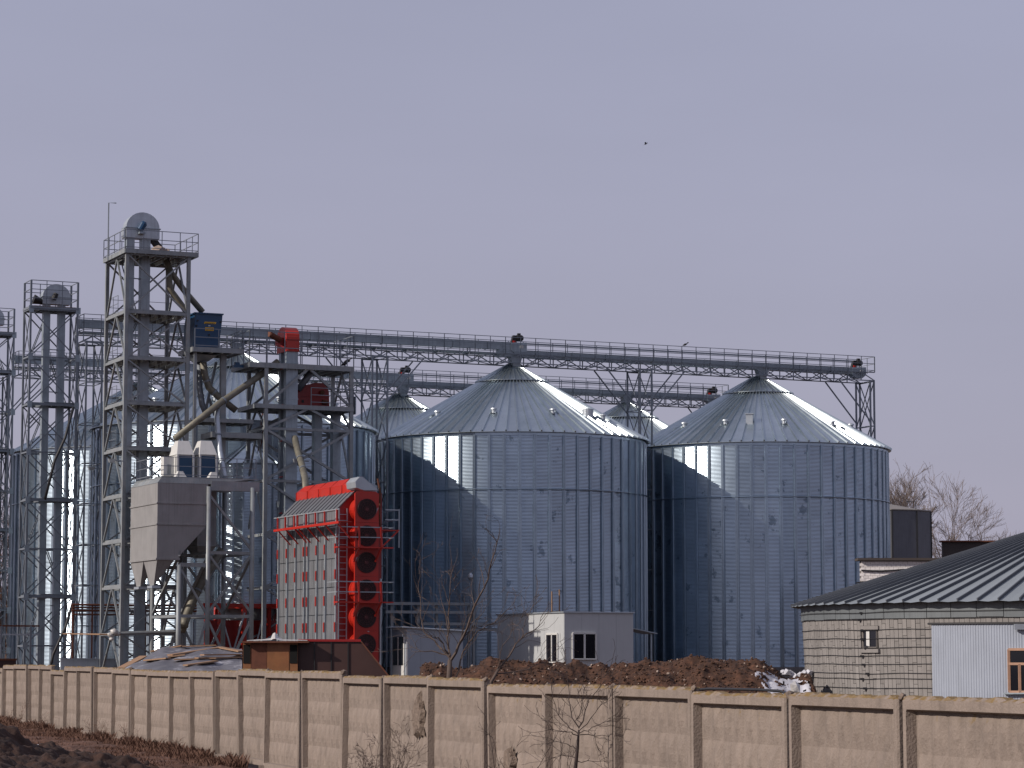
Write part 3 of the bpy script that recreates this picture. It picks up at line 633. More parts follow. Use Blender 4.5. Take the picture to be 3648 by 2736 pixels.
def pipe(label, pts, r, m='dustpipe', collars=()):
    t = Thing('spout_pipe', label, 'pipe', pts[0])
    o = t.part('pipe', MB().path(pts, r, 12), M[m], smooth=True)
    for k in collars:
        a = Vector(pts[int(k)]).lerp(Vector(pts[int(k)+1]), k % 1); d = (Vector(pts[int(k)+1]) - Vector(pts[int(k)])).normalized()
        t.part('collar', MB().path([a - d*.05, a + d*.05], r + .03, 12), M['lattice'])
    return t
pipe('long olive spout slanting down left from the red elevator', [sv(990, 1288, -14.3), sv(935, 1332, -14.5), sv(781, 1438, -15.4), sv(624, 1562, -16.2)], .18, collars=(.9, 1.9))
pipe('curved pipe leaving the blue cleaner to the middle frame', [sv(724, 1290, -14.0), sv(729, 1334, -14.0), sv(744, 1380, -14.0), sv(780, 1415, -14.0), sv(840, 1462, -14.0)], .19, collars=(1.5, 2.5))
pipe('dark bent pipe hanging straight below the blue cleaner', [sv(712, 1285, -13.4), sv(711, 1380, -13.4), sv(720, 1440, -13.4), sv(742, 1490, -13.4)], .17, 'lattice', (1.5,))
pipe('pale upright pipe going down to the grey bin deck', [sv(777, 1430, -15.0), sv(773, 1490, -15.4), sv(784, 1610, -16.2), sv(800, 1695, -17.0), sv(802, 1706, -17.0)], .15, 'galv_l', (1.5, 2.4))
pipe('bent pipe feeding grain into the top of the red dryer', [sv(1050, 1560, -15.3), sv(1062, 1612, -16.4), sv(1074, 1650, -17.6), sv(1087, 1705, -19.3), sv(1090, 1750, -20.6)], .18, 'dustpipe', (1.6, 2.4))
pipe('dark chute between the two red elevator heads', [sv(1112, 1322, -14.0), sv(1062, 1388, -13.6)], .19, 'lattice')
pipe('stout inclined pipe rising behind the bin legs', [sv(645, 2250, -17.2), sv(690, 2130, -17.0), sv(735, 2040, -16.8), sv(790, 1960, -16.6)], .24, 'dustpipe', (1.3,))
pipe('short yellowish pipe end leaning under the grey bin', [sv(655, 2235, -17.6), sv(662, 2200, -17.6)], .22, 'dustpipe')

# ------------------------------------------------------------------ blue cleaner on its deck
def cleaner():
    v0, v1 = -14.5, -12.6
    P = [sv(698, 1117, v0), sv(793, 1121, v0), sv(791, 1146, v0), sv(779, 1237, v0), sv(688, 1236, v0), sv(694, 1146, v0)]
    t = Thing('grain_cleaner', 'dark blue grain cleaner with two yellow stickers on its deck', 'grain cleaner', P[4])
    b = t.part('casing', MB().prism(P[::-1], (0, v1 - v0, 0)), M['blue'])
    a, c = sv(694, 1113, v0 - .08), sv(797, 1119, v0 - .08); t.part('lid', MB().box((a.x, v0 - .08, a.z - .05), (c.x, v1 + .05, a.z + .02)), M['blue'])
    st = t.part('sticker', MB().prism([sv(726, 1153, v0-.01), sv(729, 1146, v0-.01), sv(771, 1148, v0-.01), sv(767, 1155, v0-.01)][::-1], (0, -.01, 0)), M['yellow'])
    mb = MB()
    for i in range(9): p = sv(731 + i*4, 1151 + i*.15, v0-.025); mb.box(p - V(.018, .003, .028), p + V(.018, .003, .028))
    t.part('lettering', mb, M['ink'], st)
    s2 = t.part('sticker', MB().prism([sv(731, 1178, v0-.01), sv(731, 1166, v0-.01), sv(761, 1167, v0-.01), sv(761, 1179, v0-.01)][::-1], (0, -.01, 0)), M['yellow'])
    mb = MB()
    for r_ in range(2):
        for i in range(6): p = sv(735 + i*4.4, 1170 + r_*5, v0-.025); mb.box(p - V(.022, .003, .012), p + V(.022, .003, .012))
    t.part('lettering', mb, M['ink'], s2)
    p = sv(746, 1160.5, v0-.02); t.part('small_plate', MB().box(p - V(.06, .005, .03), p + V(.06, .005, .03)), M['galv_l'])
    for q in ((704, 1142), (745, 1193), (786, 1147), (700, 1160)): p = sv(*q, v0-.02); t.part('bolt_cap', MB().path([p, p - V(0, .05, 0)], .05, 8), M['black'])
    lo = sv(733, 1290, -13.6); t.part('outlet_hopper', MB().frustum((-25.3, -24.6, -14.0, -13.3, lo.z), (-25.6, -24.2, v0 + .1, v1 - .1, 16.6)), M['steel'])
    d = Thing('equipment_deck', 'railed steel deck holding up the blue cleaner', 'steel deck', (-25.8, -14.9, 8))
    platform(d, -25.8, -22.95, -15.0, -12.4, 16.8, .26, planks=False); d.part('deck_plate', MB().box((-25.7, -14.9, 16.86), (-23.05, -12.5, 16.9)), M['steel'])
    rails(d, [(-25.7, -15.0, 16.9), (-23.0, -15.0, 16.9), (-23.0, -12.4, 16.9)], 1.05, .04)
    d.part('post', MB().beam(sv(795, 1262, -14.0), V(sv(795, 1262, -14.0).x, -14.0, 9.4), .30), M['steel'])
    d.part('post', MB().beam((-25.55, -14.6, 9.4), (-25.55, -14.6, 16.7), .16), M['steel'])
    for a, b in (((770, 1290), (742, 1420)), ((742, 1420), (725, 1500)), ((745, 1420), (765, 1480))): d.part('brace', MB().beam(sv(*a, -13.2), sv(*b, -13.2), .13), M['steel'])
cleaner()
t = Thing('blue_drive_unit', 'small bright blue motor unit at the left end of the middle deck', 'motor', sv(842, 1308, -14.2))
t.part('motor', MB().path([sv(836, 1300, -14.2), sv(852, 1300, -14.2)], .16, 12), M['blue']); t.part('base_frame', MB().box(sv(834, 1308, -14.4), sv(860, 1303, -14.0)), M['blue'])

# ------------------------------------------------------------------ grey bin, its frame and the white filters
def bin_():
    t = Thing('grain_bin', 'big primed grey bin with two pointed outlets, its left face sunlit', 'grain bin', (-29.18, -20, ZG))
    u0, v0, v1 = -29.18, -20.0, -15.1
    def S(x, y): return sv(x, y, v0)
    ur = S(730, 1884).x
    P = [V(u0, v0, 5.20), V(u0, v0, 9.15), V(ur + .15, v0, 9.15), V(ur + .15, v0, S(730, 1870).z), S(647, 1971), V(S(635, 1990).x, v0, 5.20)]
    t.part('body', MB().prism(P, (0, v1 - v0, 0)), M['hopper'])
    t.part('rim', MB().frustum((u0 - .02, ur + .3, v0 - .02, v1 + .02, 9.13), (u0 + .2, ur + 2.4, v0 + .02, v1, 9.42)), M['steel'])
    for z in (8.05, 6.95): t.part('stiffening_band', MB().box((u0 - .05, v0 - .05, z), (ur + .1, v1 + .05, z + .07)), M['hopper'])
    t.part('stiffening_band', MB().box((u0 - .06, v0 - .06, 5.14), (S(640, 1990).x, v1 + .05, 5.24)), M['hopper'])
    ue = S(622, 2000).x; us = S(567, 2080).x; vm = (v0 + v1) / 2
    for a, b in ((v0 + .02, vm - .02), (vm + .02, v1 - .02)):
        c = (a + b) / 2
        o = t.part('outlet_cone', MB().frustum((u0 + .12, us, c - .35, c + .35, 3.85), (u0 + .02, ue, a, b, 5.14)), M['hopper'])
        t.part('slide_gate', MB().box((u0 + .0, c - .45, 3.70), (us + .3, c + .45, 3.83)), M['galv_l'], o)
    t2 = t.part('rear_hopper', MB().box((ur + .35, -17.6, 6.0), (-25.2, -15.6, 9.2)).frustum((-26.0, -25.5, -17.0, -16.2, 5.4), (ur + .35, -25.2, -17.6, -15.6, 6.0)), M['steel'])
    f = Thing('bin_frame', 'tall post and brace frame carrying the grey bin and filters', 'steel frame', (-29, -20, ZG))
    C = [(S(742, 1900).x, -20.0), (S(898, 1900).x, -20.0)]; B = [(C[0][0], -15.3), (C[1][0], -15.3)]
    for c in C + B: f.part('post', MB().path([(*c, ZG), (*c, 9.0)], .13, 12), M['steel'], smooth=True)
    lf = S(637, 2100).x; f.part('post', MB().path([(lf, -20, ZG), (lf, -20, 4.9)], .13, 12), M['steel'], smooth=True); f.part('post', MB().path([(lf, -15.3, ZG), (lf, -15.3, 4.9)], .13, 12), M['steel'])
    f.part('top_beam', MB().box((ur + .3, -20.05, 8.80), (-23.65, -19.85, 9.30)), M['steel']); f.part('top_beam', MB().box((ur + .3, -15.4, 9.02), (-23.65, -15.2, 9.30)), M['steel'])
    f.part('deck_plate', MB().box((u0 + .2, -19.95, 9.43), (-23.7, -15.2, 9.47)), M['steel'])
    for v in (-20.0, -15.3):
        for z in (5.55, 2.25): f.part('beam', MB().beam((C[0][0], v, z), (C[1][0], v, z), .14, .16), M['steel'])
        f.part('beam', MB().beam((lf, v, 2.25), (C[0][0], v, 2.25), .12, .16), M['steel']); f.part('beam', MB().beam((lf, v, 4.9), (C[0][0], v, 4.9), .12, .2), M['steel'])
        for (a, az), (b, bz) in (((0, 8.6), (1, 5.7)), ((1, 5.5), (0, 2.4)), ((0, 5.5), (1, 2.4)), ((0, 2.1), (1, ZG)), ((1, 2.1), (0, ZG))):
            f.part('brace', MB().beam((C[a][0], v, az), (C[b][0], v, bz), .12), M['steel'])
        f.part('brace', MB().beam((lf, v, 4.8), (C[0][0], v, 2.3), .11), M['steel']); f.part('brace', MB().beam((C[0][0], v, 2.2), (lf, v, ZG), .11), M['steel'])
    for c in C + [(lf, 0)]:
        for z in (5.55, 2.25): f.part('beam', MB().beam((c[0], -20, z), (c[0], -15.3, z), .12, .14), M['steel'])
        f.part('brace', MB().beam((c[0], -20, 5.4), (c[0], -15.3, 2.4), .11), M['steel'])
    rails(f, [(u0 + .1, -15.3, 9.45), (u0 + .1, -19.9, 9.45), (-23.8, -19.9, 9.45)], 1.05, .035)
bin_()
for k, (x0, x1, lab) in enumerate(((629, 691, 'left one of the two white filter boxes with blue front'), (709, 773, 'right one of the two white filter boxes with blue front'))):
    v0 = -18.0; a, b = sv(x0, 1694, v0), sv(x1, 1622, v0); u0, u1, z0, z1 = a.x, b.x, 9.5, b.z
    t = Thing('dust_filter', lab, 'dust filter', (u0, v0, 9.48), group='white and blue dust filters on the bin deck')
    t.part('casing', MB().box((u0 + .05, v0 + .05, z0), (u1 - .05, v0 + 1.35, z1)), M['white'])
    t.part('front_panel', MB().box((u0 + .10, v0, z0 + .02), (u1 - .10, v0 + .048, z1 - .06)), M['bluepanel'])
    for uu in (u0, u1 - .08): t.part('corner_post', MB().box((uu, v0 - .06, z0), (uu + .09, v0 + .04, z1 + .02)), M['white'])
    t.part('hood', MB().frustum((u0, u1, v0 - .04, v0 + 1.4, z1 + .02), ((u0+u1)/2 - .30, (u0+u1)/2 + .30, v0 + .35, v0 + .95, z1 + .78)), M['white'])
    t.part('side_panel', MB().box((u0 - .03, v0 + .15, z0 + .1), (u0 + .045, v0 + 1.2, z1 - .1)), M['white'])
t = Thing('control_cabinet', 'small white control cabinet left of the filter boxes', 'cabinet', sv(588, 1694, -17.6))
t.part('cabinet_body', MB().box(sv(583, 1694, -17.6), sv(618, 1630, -17.0)), M['white']); t.part('cabinet_door', MB().box(sv(596, 1690, -17.63), sv(609, 1655, -17.61)), M['steel'])
t.part('vent_cowl', MB().frustum((sv(617, 1600, -16.6).x, sv(640, 1600, -16.6).x, -16.6, -16.0, 9.5), (sv(620, 1600, -16.6).x, sv(636, 1600, -16.6).x, -16.5, -16.1, 11.4)), M['white'])
for px, py, lab in ((640, 1692, 'small white cowl on the bin deck before the left filter'), (758, 1690, 'small white box at the right end of the bin deck')):
    p = sv(px, py, -19.3); single('deck_cowl', MB().frustum((p.x-.3, p.x+.3, -19.6, -19.1, 9.48), (p.x-.12, p.x+.12, -19.5, -19.2, 9.80)), M['white'], (p.x, -19.35, 9.48), lab, 'cowl')

# ------------------------------------------------------------------ small hopper silo on red legs
def small_silo(u, v, r, z0, z1, zp, label):
    t = Thing('hopper_silo', label, 'small silo', (u, v, ZG)); n = 20
    for i in range(n):
        a0 = 2*math.pi*i/n + .1; a1 = a0 + 2*math.pi/n; mb = MB(); k = int((z1-z0)/.084*4)
        for j in range(k + 1):
            z = z0 + (z1-z0)*j/k; rr = r + .0085*math.cos(j*math.pi/2 + .8)
            mb.v += [V(u + rr*math.sin(a), v - rr*math.cos(a), z) for a in (a0, a1)]
        for j in range(k): mb.f.append([2*j, 2*j+1, 2*j+3, 2*j+2])
        t.part('wall_panel', mb, M['silo'], smooth=True)
        am = a0; p = V(u + (r+.03)*math.sin(am), v - (r+.03)*math.cos(am), 0); t.part('stiffener', MB().beam(p + V(0,0,z0), p + V(0,0,z1), .09, .05), M['stiff'])
    m = 12
    for i in range(m):
        a0 = 2*math.pi*i/m; a1 = a0 + 2*math.pi/m; R1 = r + .15
        q0, q1, q2, q3 = (V(u + R1*math.sin(a0), v - R1*math.cos(a0), z1), V(u + R1*math.sin(a1), v - R1*math.cos(a1), z1), V(u + .25*math.sin(a1), v - .25*math.cos(a1), zp), V(u + .25*math.sin(a0), v - .25*math.cos(a0), zp))
        t.part('roof_panel', MB().add([q0, q1, q2, q3], [(0,1,2,3)]).beam(q0 + V(0,0,.03), q3 + V(0,0,.03), .06, .08), M['roof'])
    t.part('hopper_cone', MB().path([(u, v, z0), (u, v, z0 - 2.2)], [r, .3], 24), M['steel'], smooth=True)
    t.part('ring_beam', MB().path([(u, v, z0 - .28), (u, v, z0 - .02)], [r + .1, r + .1], 24), M['red'])
    for i in range(8):
        a = 2*math.pi*i/8 + .3; p = V(u + (r+.0)*math.sin(a), v - (r+.0)*math.cos(a), 0); q = V(u + r*math.sin(a+.785), v - r*math.cos(a+.785), 0)
        t.part('leg', MB().beam(p + V(0,0,ZG), p + V(0,0,z0-.2), .22), M['red']); t.part('brace', MB().beam(p + V(0,0,ZG+1), q + V(0,0,z0-.6), .07), M['galv_l'])
su_ = sv(890, 1900, -10.6); small_silo(su_.x, -10.6, 1.85, 3.1, 10.9, 12.1, 'small corrugated hopper silo on red legs behind the bin frame')
su_ = sv(1105, 1900, -9.9); small_silo(su_.x, -10.3, 1.7, 3.1, 9.2, 10.3, 'second small hopper silo, hidden mostly by the red dryer')
t = Thing('red_support_frame', 'red beam frame on posts between bin legs and dryer', 'steel frame', (-25, -12.5, ZG))
z = sv(860, 2157, -12.8).z
t.part('beam', MB().beam(V(sv(724, 2157, -12.8).x, -12.8, z), V(sv(1005, 2157, -12.8).x, -12.8, z), .16, .22), M['red'])
for x in (735, 787, 872, 940): p = sv(x, 2157, -12.8); t.part('post', MB().beam((p.x, -12.8, ZG), (p.x, -12.8, z), .26 if x == 787 else .18), M['red'])
for a, b in ((787, 872), (872, 787), (872, 940)): t.part('brace', MB().beam((sv(a, 2157, -12.9).x, -12.9, ZG + .8), (sv(b, 2157, -12.9).x, -12.9, z - .4), .08), M['galv_l'])
t.part('panel', MB().box((sv(735, 2157, -12).x, -12.0, ZG), (sv(1000, 2157, -12).x, -11.95, z - .8)), M['darkred'])

# ------------------------------------------------------------------ the red dryer
def dryer():
    vf = -29.0; u0 = sv(1202, 2000, vf).x; vb = su(995, 2100, u0).y; u1 = u0 + 2.35
    t = Thing('grain_dryer', 'tall silver and bright red grain dryer with six stacked fans', 'grain dryer', (u0, vf, ZG))
    zt = su(1203, 1817, u0).z + .08
    t.part('core', MB().box((u0 + .12, vf + .05, ZG), (u1, vb, zt)), M['galv'])
    # left side: pieces between the posts
    xs = [545, 600, 655, 712, 735, 795, 850, 912]; vs = [su(700 + x * .5424, 2061, u0).y for x in xs]; vs[0] = vb + .05; vs[-1] = vf + .08
    rows = [(ZG, .85), (.87, 2.22), (2.24, 3.58), (3.60, 5.0), (5.02, 6.4), (6.42, zt)]
    for i in range(7):
        a, b = vs[i], vs[i + 1]
        for z0, z1 in rows:
            w = (a - b); mb = MB()
            for k in range(2):
                p, q = a - .07 - (w - .14) * k / 2, a - .07 - (w - .14) * (k + 1) / 2
                mb.box((u0 + random.uniform(0, .02), p - .012, z0 + .01), (u0 + .13, q + .012, z1 - .01))
            t.part('cladding_panel', mb, M['silver'])
    for v in vs:
        t.part('post', MB().box((u0 - .08, v - .06, ZG), (u0 + .1, v + .06, zt)), M['galv_l'])
        for z in [su(1000, y, u0).z for y in (1975, 2062, 2150, 2240)]: t.part('clamp', MB().box((u0 - .12, v - .07, z - .24), (u0 - .082, v + .07, z + .24)), M['clampred'])
    # roof: 45 degree sheets, then the red ridge box
    n = 14; L = (vb - vf) / n
    for i in range(n):
        a = vf + L * i; t.part('roof_sheet', MB().prism([(u0 - .05, a, zt - .06), (u0 + .92, a, zt + .88), (u0 + .92, a, zt + .84), (u0 - .02, a, zt - .10)], (0, L - .02, 0)).beam((u0 - .05, a, zt - .03), (u0 + .92, a, zt + .91), .04), M['dryroof'])
    t.part('roof_core', MB().prism([(u0 + .05, vf + .06, zt - .1), (u0 + .92, vf + .06, zt + .8), (u1 - .3, vf + .06, zt + .8), (u1, vf + .06, zt)][::-1], (0, vb - vf - .1, 0)), M['galv'])
    m = 5; L = (vb - vf - .1) / m; ur = u0 + .90
    for i in range(m):
        a = vf + .1 + L * i
        t.part('ridge_panel', MB().box((ur, a, zt + .84), (ur + .06, a + L - .03, zt + 1.28)), M['red'])
        t.part('ridge_flap', MB().prism([(ur, a, zt + 1.28), (ur + .38, a - .05, zt + 1.62), (ur + .38, a + L - .25, zt + 1.62), (ur, a + L - .03, zt + 1.28)], (.04, 0, -.04)), M['red'])
        t.part('ridge_seam', MB().box((ur - .03, a + L - .03, zt + .84), (ur + .02, a + L, zt + 1.28)), M['darkred'])
    t.part('ridge_core', MB().prism([(ur + .07, vf + .12, zt + .8), (ur + .07, vf + .12, zt + 1.26), (ur + .40, vf + .12, zt + 1.5), (u1 - .2, vf + .12, zt + 1.2), (u1 - .2, vf + .12, zt + .8)][::-1], (0, vb - vf - .2, 0)), M['galv'])
    # front end
    P = [(u0, vf, ZG), (u0, vf, zt - .1), (u0 + .45, vf, zt + .5), (u0 + .95, vf, zt + .82), (u1, vf, zt + .82), (u1, vf, ZG)]
    t.part('end_wall', MB().prism(P, (0, .05, 0)), M['darkred'])  # darker red puts the shade behind the fans into the colour
    pv = vf - .75; a, b = sv(1267, 1900, pv).x, sv(1349, 1900, pv).x; zt2 = sv(1300, 1750, pv).z
    def plate(z0, z1, round_top=False):
        if round_top: P = [(a, pv, z0), (a, pv, z1 - .06), (a + .1, pv, z1), (b - .15, pv, z1), (b, pv, z1 - .15), (b, pv, z0)]
        else: P = [(a, pv, z0), (a, pv, z1), (b, pv, z1), (b, pv, z0)]
        return MB().prism(P, (0, .05, 0))
    fz = [sv(1306, y, pv).z for y in (1814, 1909, 2004, 2102, 2199, 2296)]
    cut = [(fz[i] + fz[i + 1]) / 2 for i in range(5)]
    tops, bots = [zt2] + [c - .008 for c in cut], [c + .008 for c in cut] + [fz[5] - .8]
    uc = sv(1306, 1900, pv).x
    for i, z in enumerate(fz):
        t.part('fan_plate', plate(bots[i], tops[i], i == 0), M['peel'])
        dr = t.part('fan_drum', MB().path([(uc - .05, vf, z), (uc - .05, pv + .06, z)], .60, 28), M['red'], smooth=False)
        fn = t.part('fan', MB().path([(uc, pv - .05, z), (uc, pv - .002, z)], .52, 32), M['fan'])
        g = MB()
        for rr in (.14, .26, .38, .49):
            g.path([(uc + rr*math.cos(2*math.pi*k/24), pv - .07, z + rr*math.sin(2*math.pi*k/24)) for k in range(25)], .008, 4, cap=False)
        for k in range(12):
            an = math.pi*2*k/12; g.beam((uc + .1*math.cos(an), pv - .07, z + .1*math.sin(an)), (uc + .5*math.cos(an), pv - .07, z + .5*math.sin(an)), .012)
        t.part('guard', g, M['fanhub'], fn); t.part('hub', MB().path([(uc, pv - .09, z), (uc, pv - .052, z)], .09, 14), M['fanhub'], fn)
    t.part('edge_strip', MB().box((a - .04, pv - .02, fz[5] - .8), (a - .002, pv + .10, zt2 - .1)), M['red'])
    # grey hood over the fan column
    Q = [sv(*p, pv - .02) for p in ((1269, 1737), (1266, 1716), (1282, 1698), (1293, 1699), (1349, 1747), (1298, 1747))]
    t.part('hood', MB().prism(Q, (0, 1.3, 0)), M['galv_l'])
    # right side pipes
    t.part('gas_pipe', MB().path([(b + .16, pv + .1, ZG), (b + .16, pv + .1, 4.0)], .05, 8), M['galv_l'])
    t.part('gas_pipe', MB().path([(b + .05, pv + .3, 9.0), (b + .2, pv + .3, 8.2), (b + .15, pv + .3, 7.2), (b + .25, pv + .3, 6.3)], .05, 8), M['rust'])
    # long side walkway
    uw = u0 - .75; p0, p1 = su(977, 1846, uw), su(1209, 1813, uw); q0, q1 = su(977, 1893, uw), su(1209, 1860, uw)
    wk = t.part('side_walkway', MB().beam(V(uw, q0.y, q1.z), V(uw, q1.y, q1.z), .09, .12).box((uw, q1.y, q1.z + .02), (u0 - .1, q0.y, q1.z + .05)), M['red'])
    t.part('top_rail', MB().beam(V(uw, p0.y, p1.z), V(uw, p1.y, p1.z), .05), M['galv_l'], wk)
    for x in (515, 615, 730, 775, 890, 1010, 1130, 1290):
        v = su(850 + x * .2712, 1870, uw).y; t.part('rail_post', MB().beam((uw, v, q1.z), (uw, v, p1.z), .07), M['red'], wk)
        t.part('bracket', MB().beam((uw, v, q1.z), (u0 - .05, v, q1.z - .75), .06), M['red'], wk)
    # front walkways
    for zf, zr in ((sv(1300, 1949, vf - 1.3).z, 1), (sv(1300, 2144, vf - 1.3).z, 0)):
        vw = vf - 1.4; ul, ur2 = sv(1203, 1949, vw).x, sv(1403, 1949, vw).x
        w = t.part('fan_walkway', MB().box((ul, vw, zf - .05), (ur2, vf - .85, zf + .01)), M['red'])
        for h in (.48, .98): t.part('guard_rail', MB().beam((ul - .05, vw, zf + h), (ur2, vw, zf + h), .045), M['galv'], w)
        for h in (.48, .98): t.part('guard_rail', MB().beam((ul, vw + .02, zf + h), (ul, vf, zf + h), .045), M['galv_l'], w)
        for h in (.48, .98): t.part('guard_rail', MB().beam((ur2, vw + .02, zf + h), (ur2, vf, zf + h), .045), M['galv'], w)
        for x in (1281, 1360): t.part('rail_post', MB().beam(V(sv(x, 1950, vw).x, vw, zf), V(sv(x - 3, 1950, vw).x, vw, zf + 1.0), .09), M['red'], w)
        for x in (1281, 1360): t.part('bracket', MB().beam(V(sv(x, 1950, vw).x, vw, zf), V(sv(x - 6, 1950, vw).x, vf - .8, zf - .7), .08), M['red'], w)
    ladder(t, (sv(1222, 1900, vf-.2).x, vf - .2, ZG), (sv(1222, 1900, vf-.2).x, vf - .2, zt), .42, (1, 0, 0), M['galv'])
    # right side cantilever walkway
    ux = u1 + 1.05; zz = sv(1400, 1890, vf + 1).z
    w = t.part('side_walkway', MB().box((u1, vf + .3, zz - .05), (ux, vb, zz)), M['red'])
    for h in (.5, 1.0): t.part('top_rail', MB().beam((ux, vf + .3, zz + h), (ux, vb, zz + h), .045), M['galv'], w)
    for h in (.5, 1.0): t.part('guard_rail', MB().beam((u1 + .3, vf + .3, zz + h), (ux, vf + .3, zz + h), .045), M['galv_l'], w)
    t.part('bracket', MB().beam((ux, vf + .3, zz), (u1, vf + .3, zz - 1.0), .07), M['red'], w); t.part('rail_post', MB().beam((ux, vf + .3, zz - .9), (ux, vf + .3, zz + 1.05), .06), M['galv'], w)
dryer()

# ------------------------------------------------------------------ floodlights, pipe rack and small things at left
for px, py, v, lab in ((326, 1668, -3.0, 'bright sunlit floodlight on an arm left of the tallest tower'), (399, 1640, -15.2, 'floodlight hanging on the left leg of the tallest tower'), (1056, 1640, -15.8, 'small glinting floodlight beside the dryer feed pipe')):
    p = sv(px, py, v); t = Thing('floodlight', lab, 'floodlight', p)
    t.part('lamp_head', MB().frustum((p.x-.14, p.x+.14, p.y-.06, p.y+.12, p.z-.12), (p.x-.20, p.x+.20, p.y-.14, p.y+.16, p.z+.08)), M['galv_l']); t.part('arm', MB().beam(p, p + V(.75, .1, -.02), .05), M['lattice'])
t = Thing('pipe_rack', 'rack of four rusty horizontal pipes behind the tower feet', 'pipes', sv(430, 2175, -9.6))
for i, y in enumerate((2158, 2168, 2178, 2192)):
    p, q = sv(255, y + 6, -9.6), sv(700, y, -9.6); t.part('pipe', MB().path([V(p.x, -9.6, q.z), V(q.x, -9.6, q.z)], .045 if i % 2 else .06, 8), M['rust'])
for x in (262, 330, 520, 640): p = sv(x, 2170, -9.6); t.part('post', MB().beam((p.x, -9.55, ZG), (p.x, -9.55, 3.0), .08), M['rust'])
t = Thing('pipe_rack', 'low rusty pipe bridge crossing the left photo edge', 'pipe bridge', sv(60, 2230, -3))
for y, m in ((2229, 'rust'), (2260, 'galv_l')): p, q = sv(-60, y, -3.2), sv(140, y, -3.2); t.part('pipe', MB().beam(V(p.x, -3.2, p.z), V(q.x, -3.2, p.z), .09), M[m])
for x in (0, 40, 80, 120): t.part('brace', MB().beam(sv(x, 2229, -3.2), sv(x + 16, 2260, -3.2), .04), M['galv'])
for x in (5, 110): p = sv(x, 2229, -3.2); t.part('post', MB().beam((p.x, -3.2, ZG), (p.x, -3.2, p.z), .1), M['lattice'])
t = Thing('steel_beam', 'pale grey steel trough lying at the foot of the left silo', 'steel beam', sv(330, 2360, -10.5))
a, b = sv(217, 2372, -10.5), sv(428, 2349, -10.5); t.part('web', MB().box((a.x, -10.5, a.z - .2), (b.x, -10.3, b.z)), M['galv_l']); t.part('flange', MB().box((a.x - .05, -10.62, b.z), (b.x, -10.2, b.z + .05)), M['galv_l'])
t = Thing('timber_pole', 'rough pole tied level across the lower tower legs', 'pole', sv(300, 2260, -15))
t.part('pole', MB().path([sv(225, 2258, -11), sv(357, 2260, -14.8), sv(430, 2262, -15.)], [.03, .045, .04], 8), M['board'])
t = Thing('timber_pole', 'pale log lying level between the tower and the bin frame', 'log', sv(540, 2255, -15))
t.part('pole', MB().path([sv(432, 2256, -15.2), sv(540, 2252, -15.4), sv(628, 2250, -15.6)], [.08, .09, .09], 8), M['steel'])
single('plastic_wrap', join([MB().lump(sv(x, y, -15.1), r_, k) for k, (x, y, r_) in enumerate(((396, 2262, .28), (408, 2252, .34), (420, 2258, .25), (398, 2276, .2)))]), M['film'], sv(405, 2262, -15.1), 'crumpled plastic sheet caught on the tallest tower leg', 'plastic sheet', smooth=True)
t = Thing('steel_container', 'rusty dark beam end showing at the far left above the fence', 'steel beam', sv(10, 2370, -4))
t.part('box', MB().box(sv(-60, 2400, -4), sv(42, 2352, -3.0)), M['brownsheet']); t.part('top_edge', MB().box(sv(-60, 2353, -4.05), sv(43, 2346, -2.9)), M['rust'])

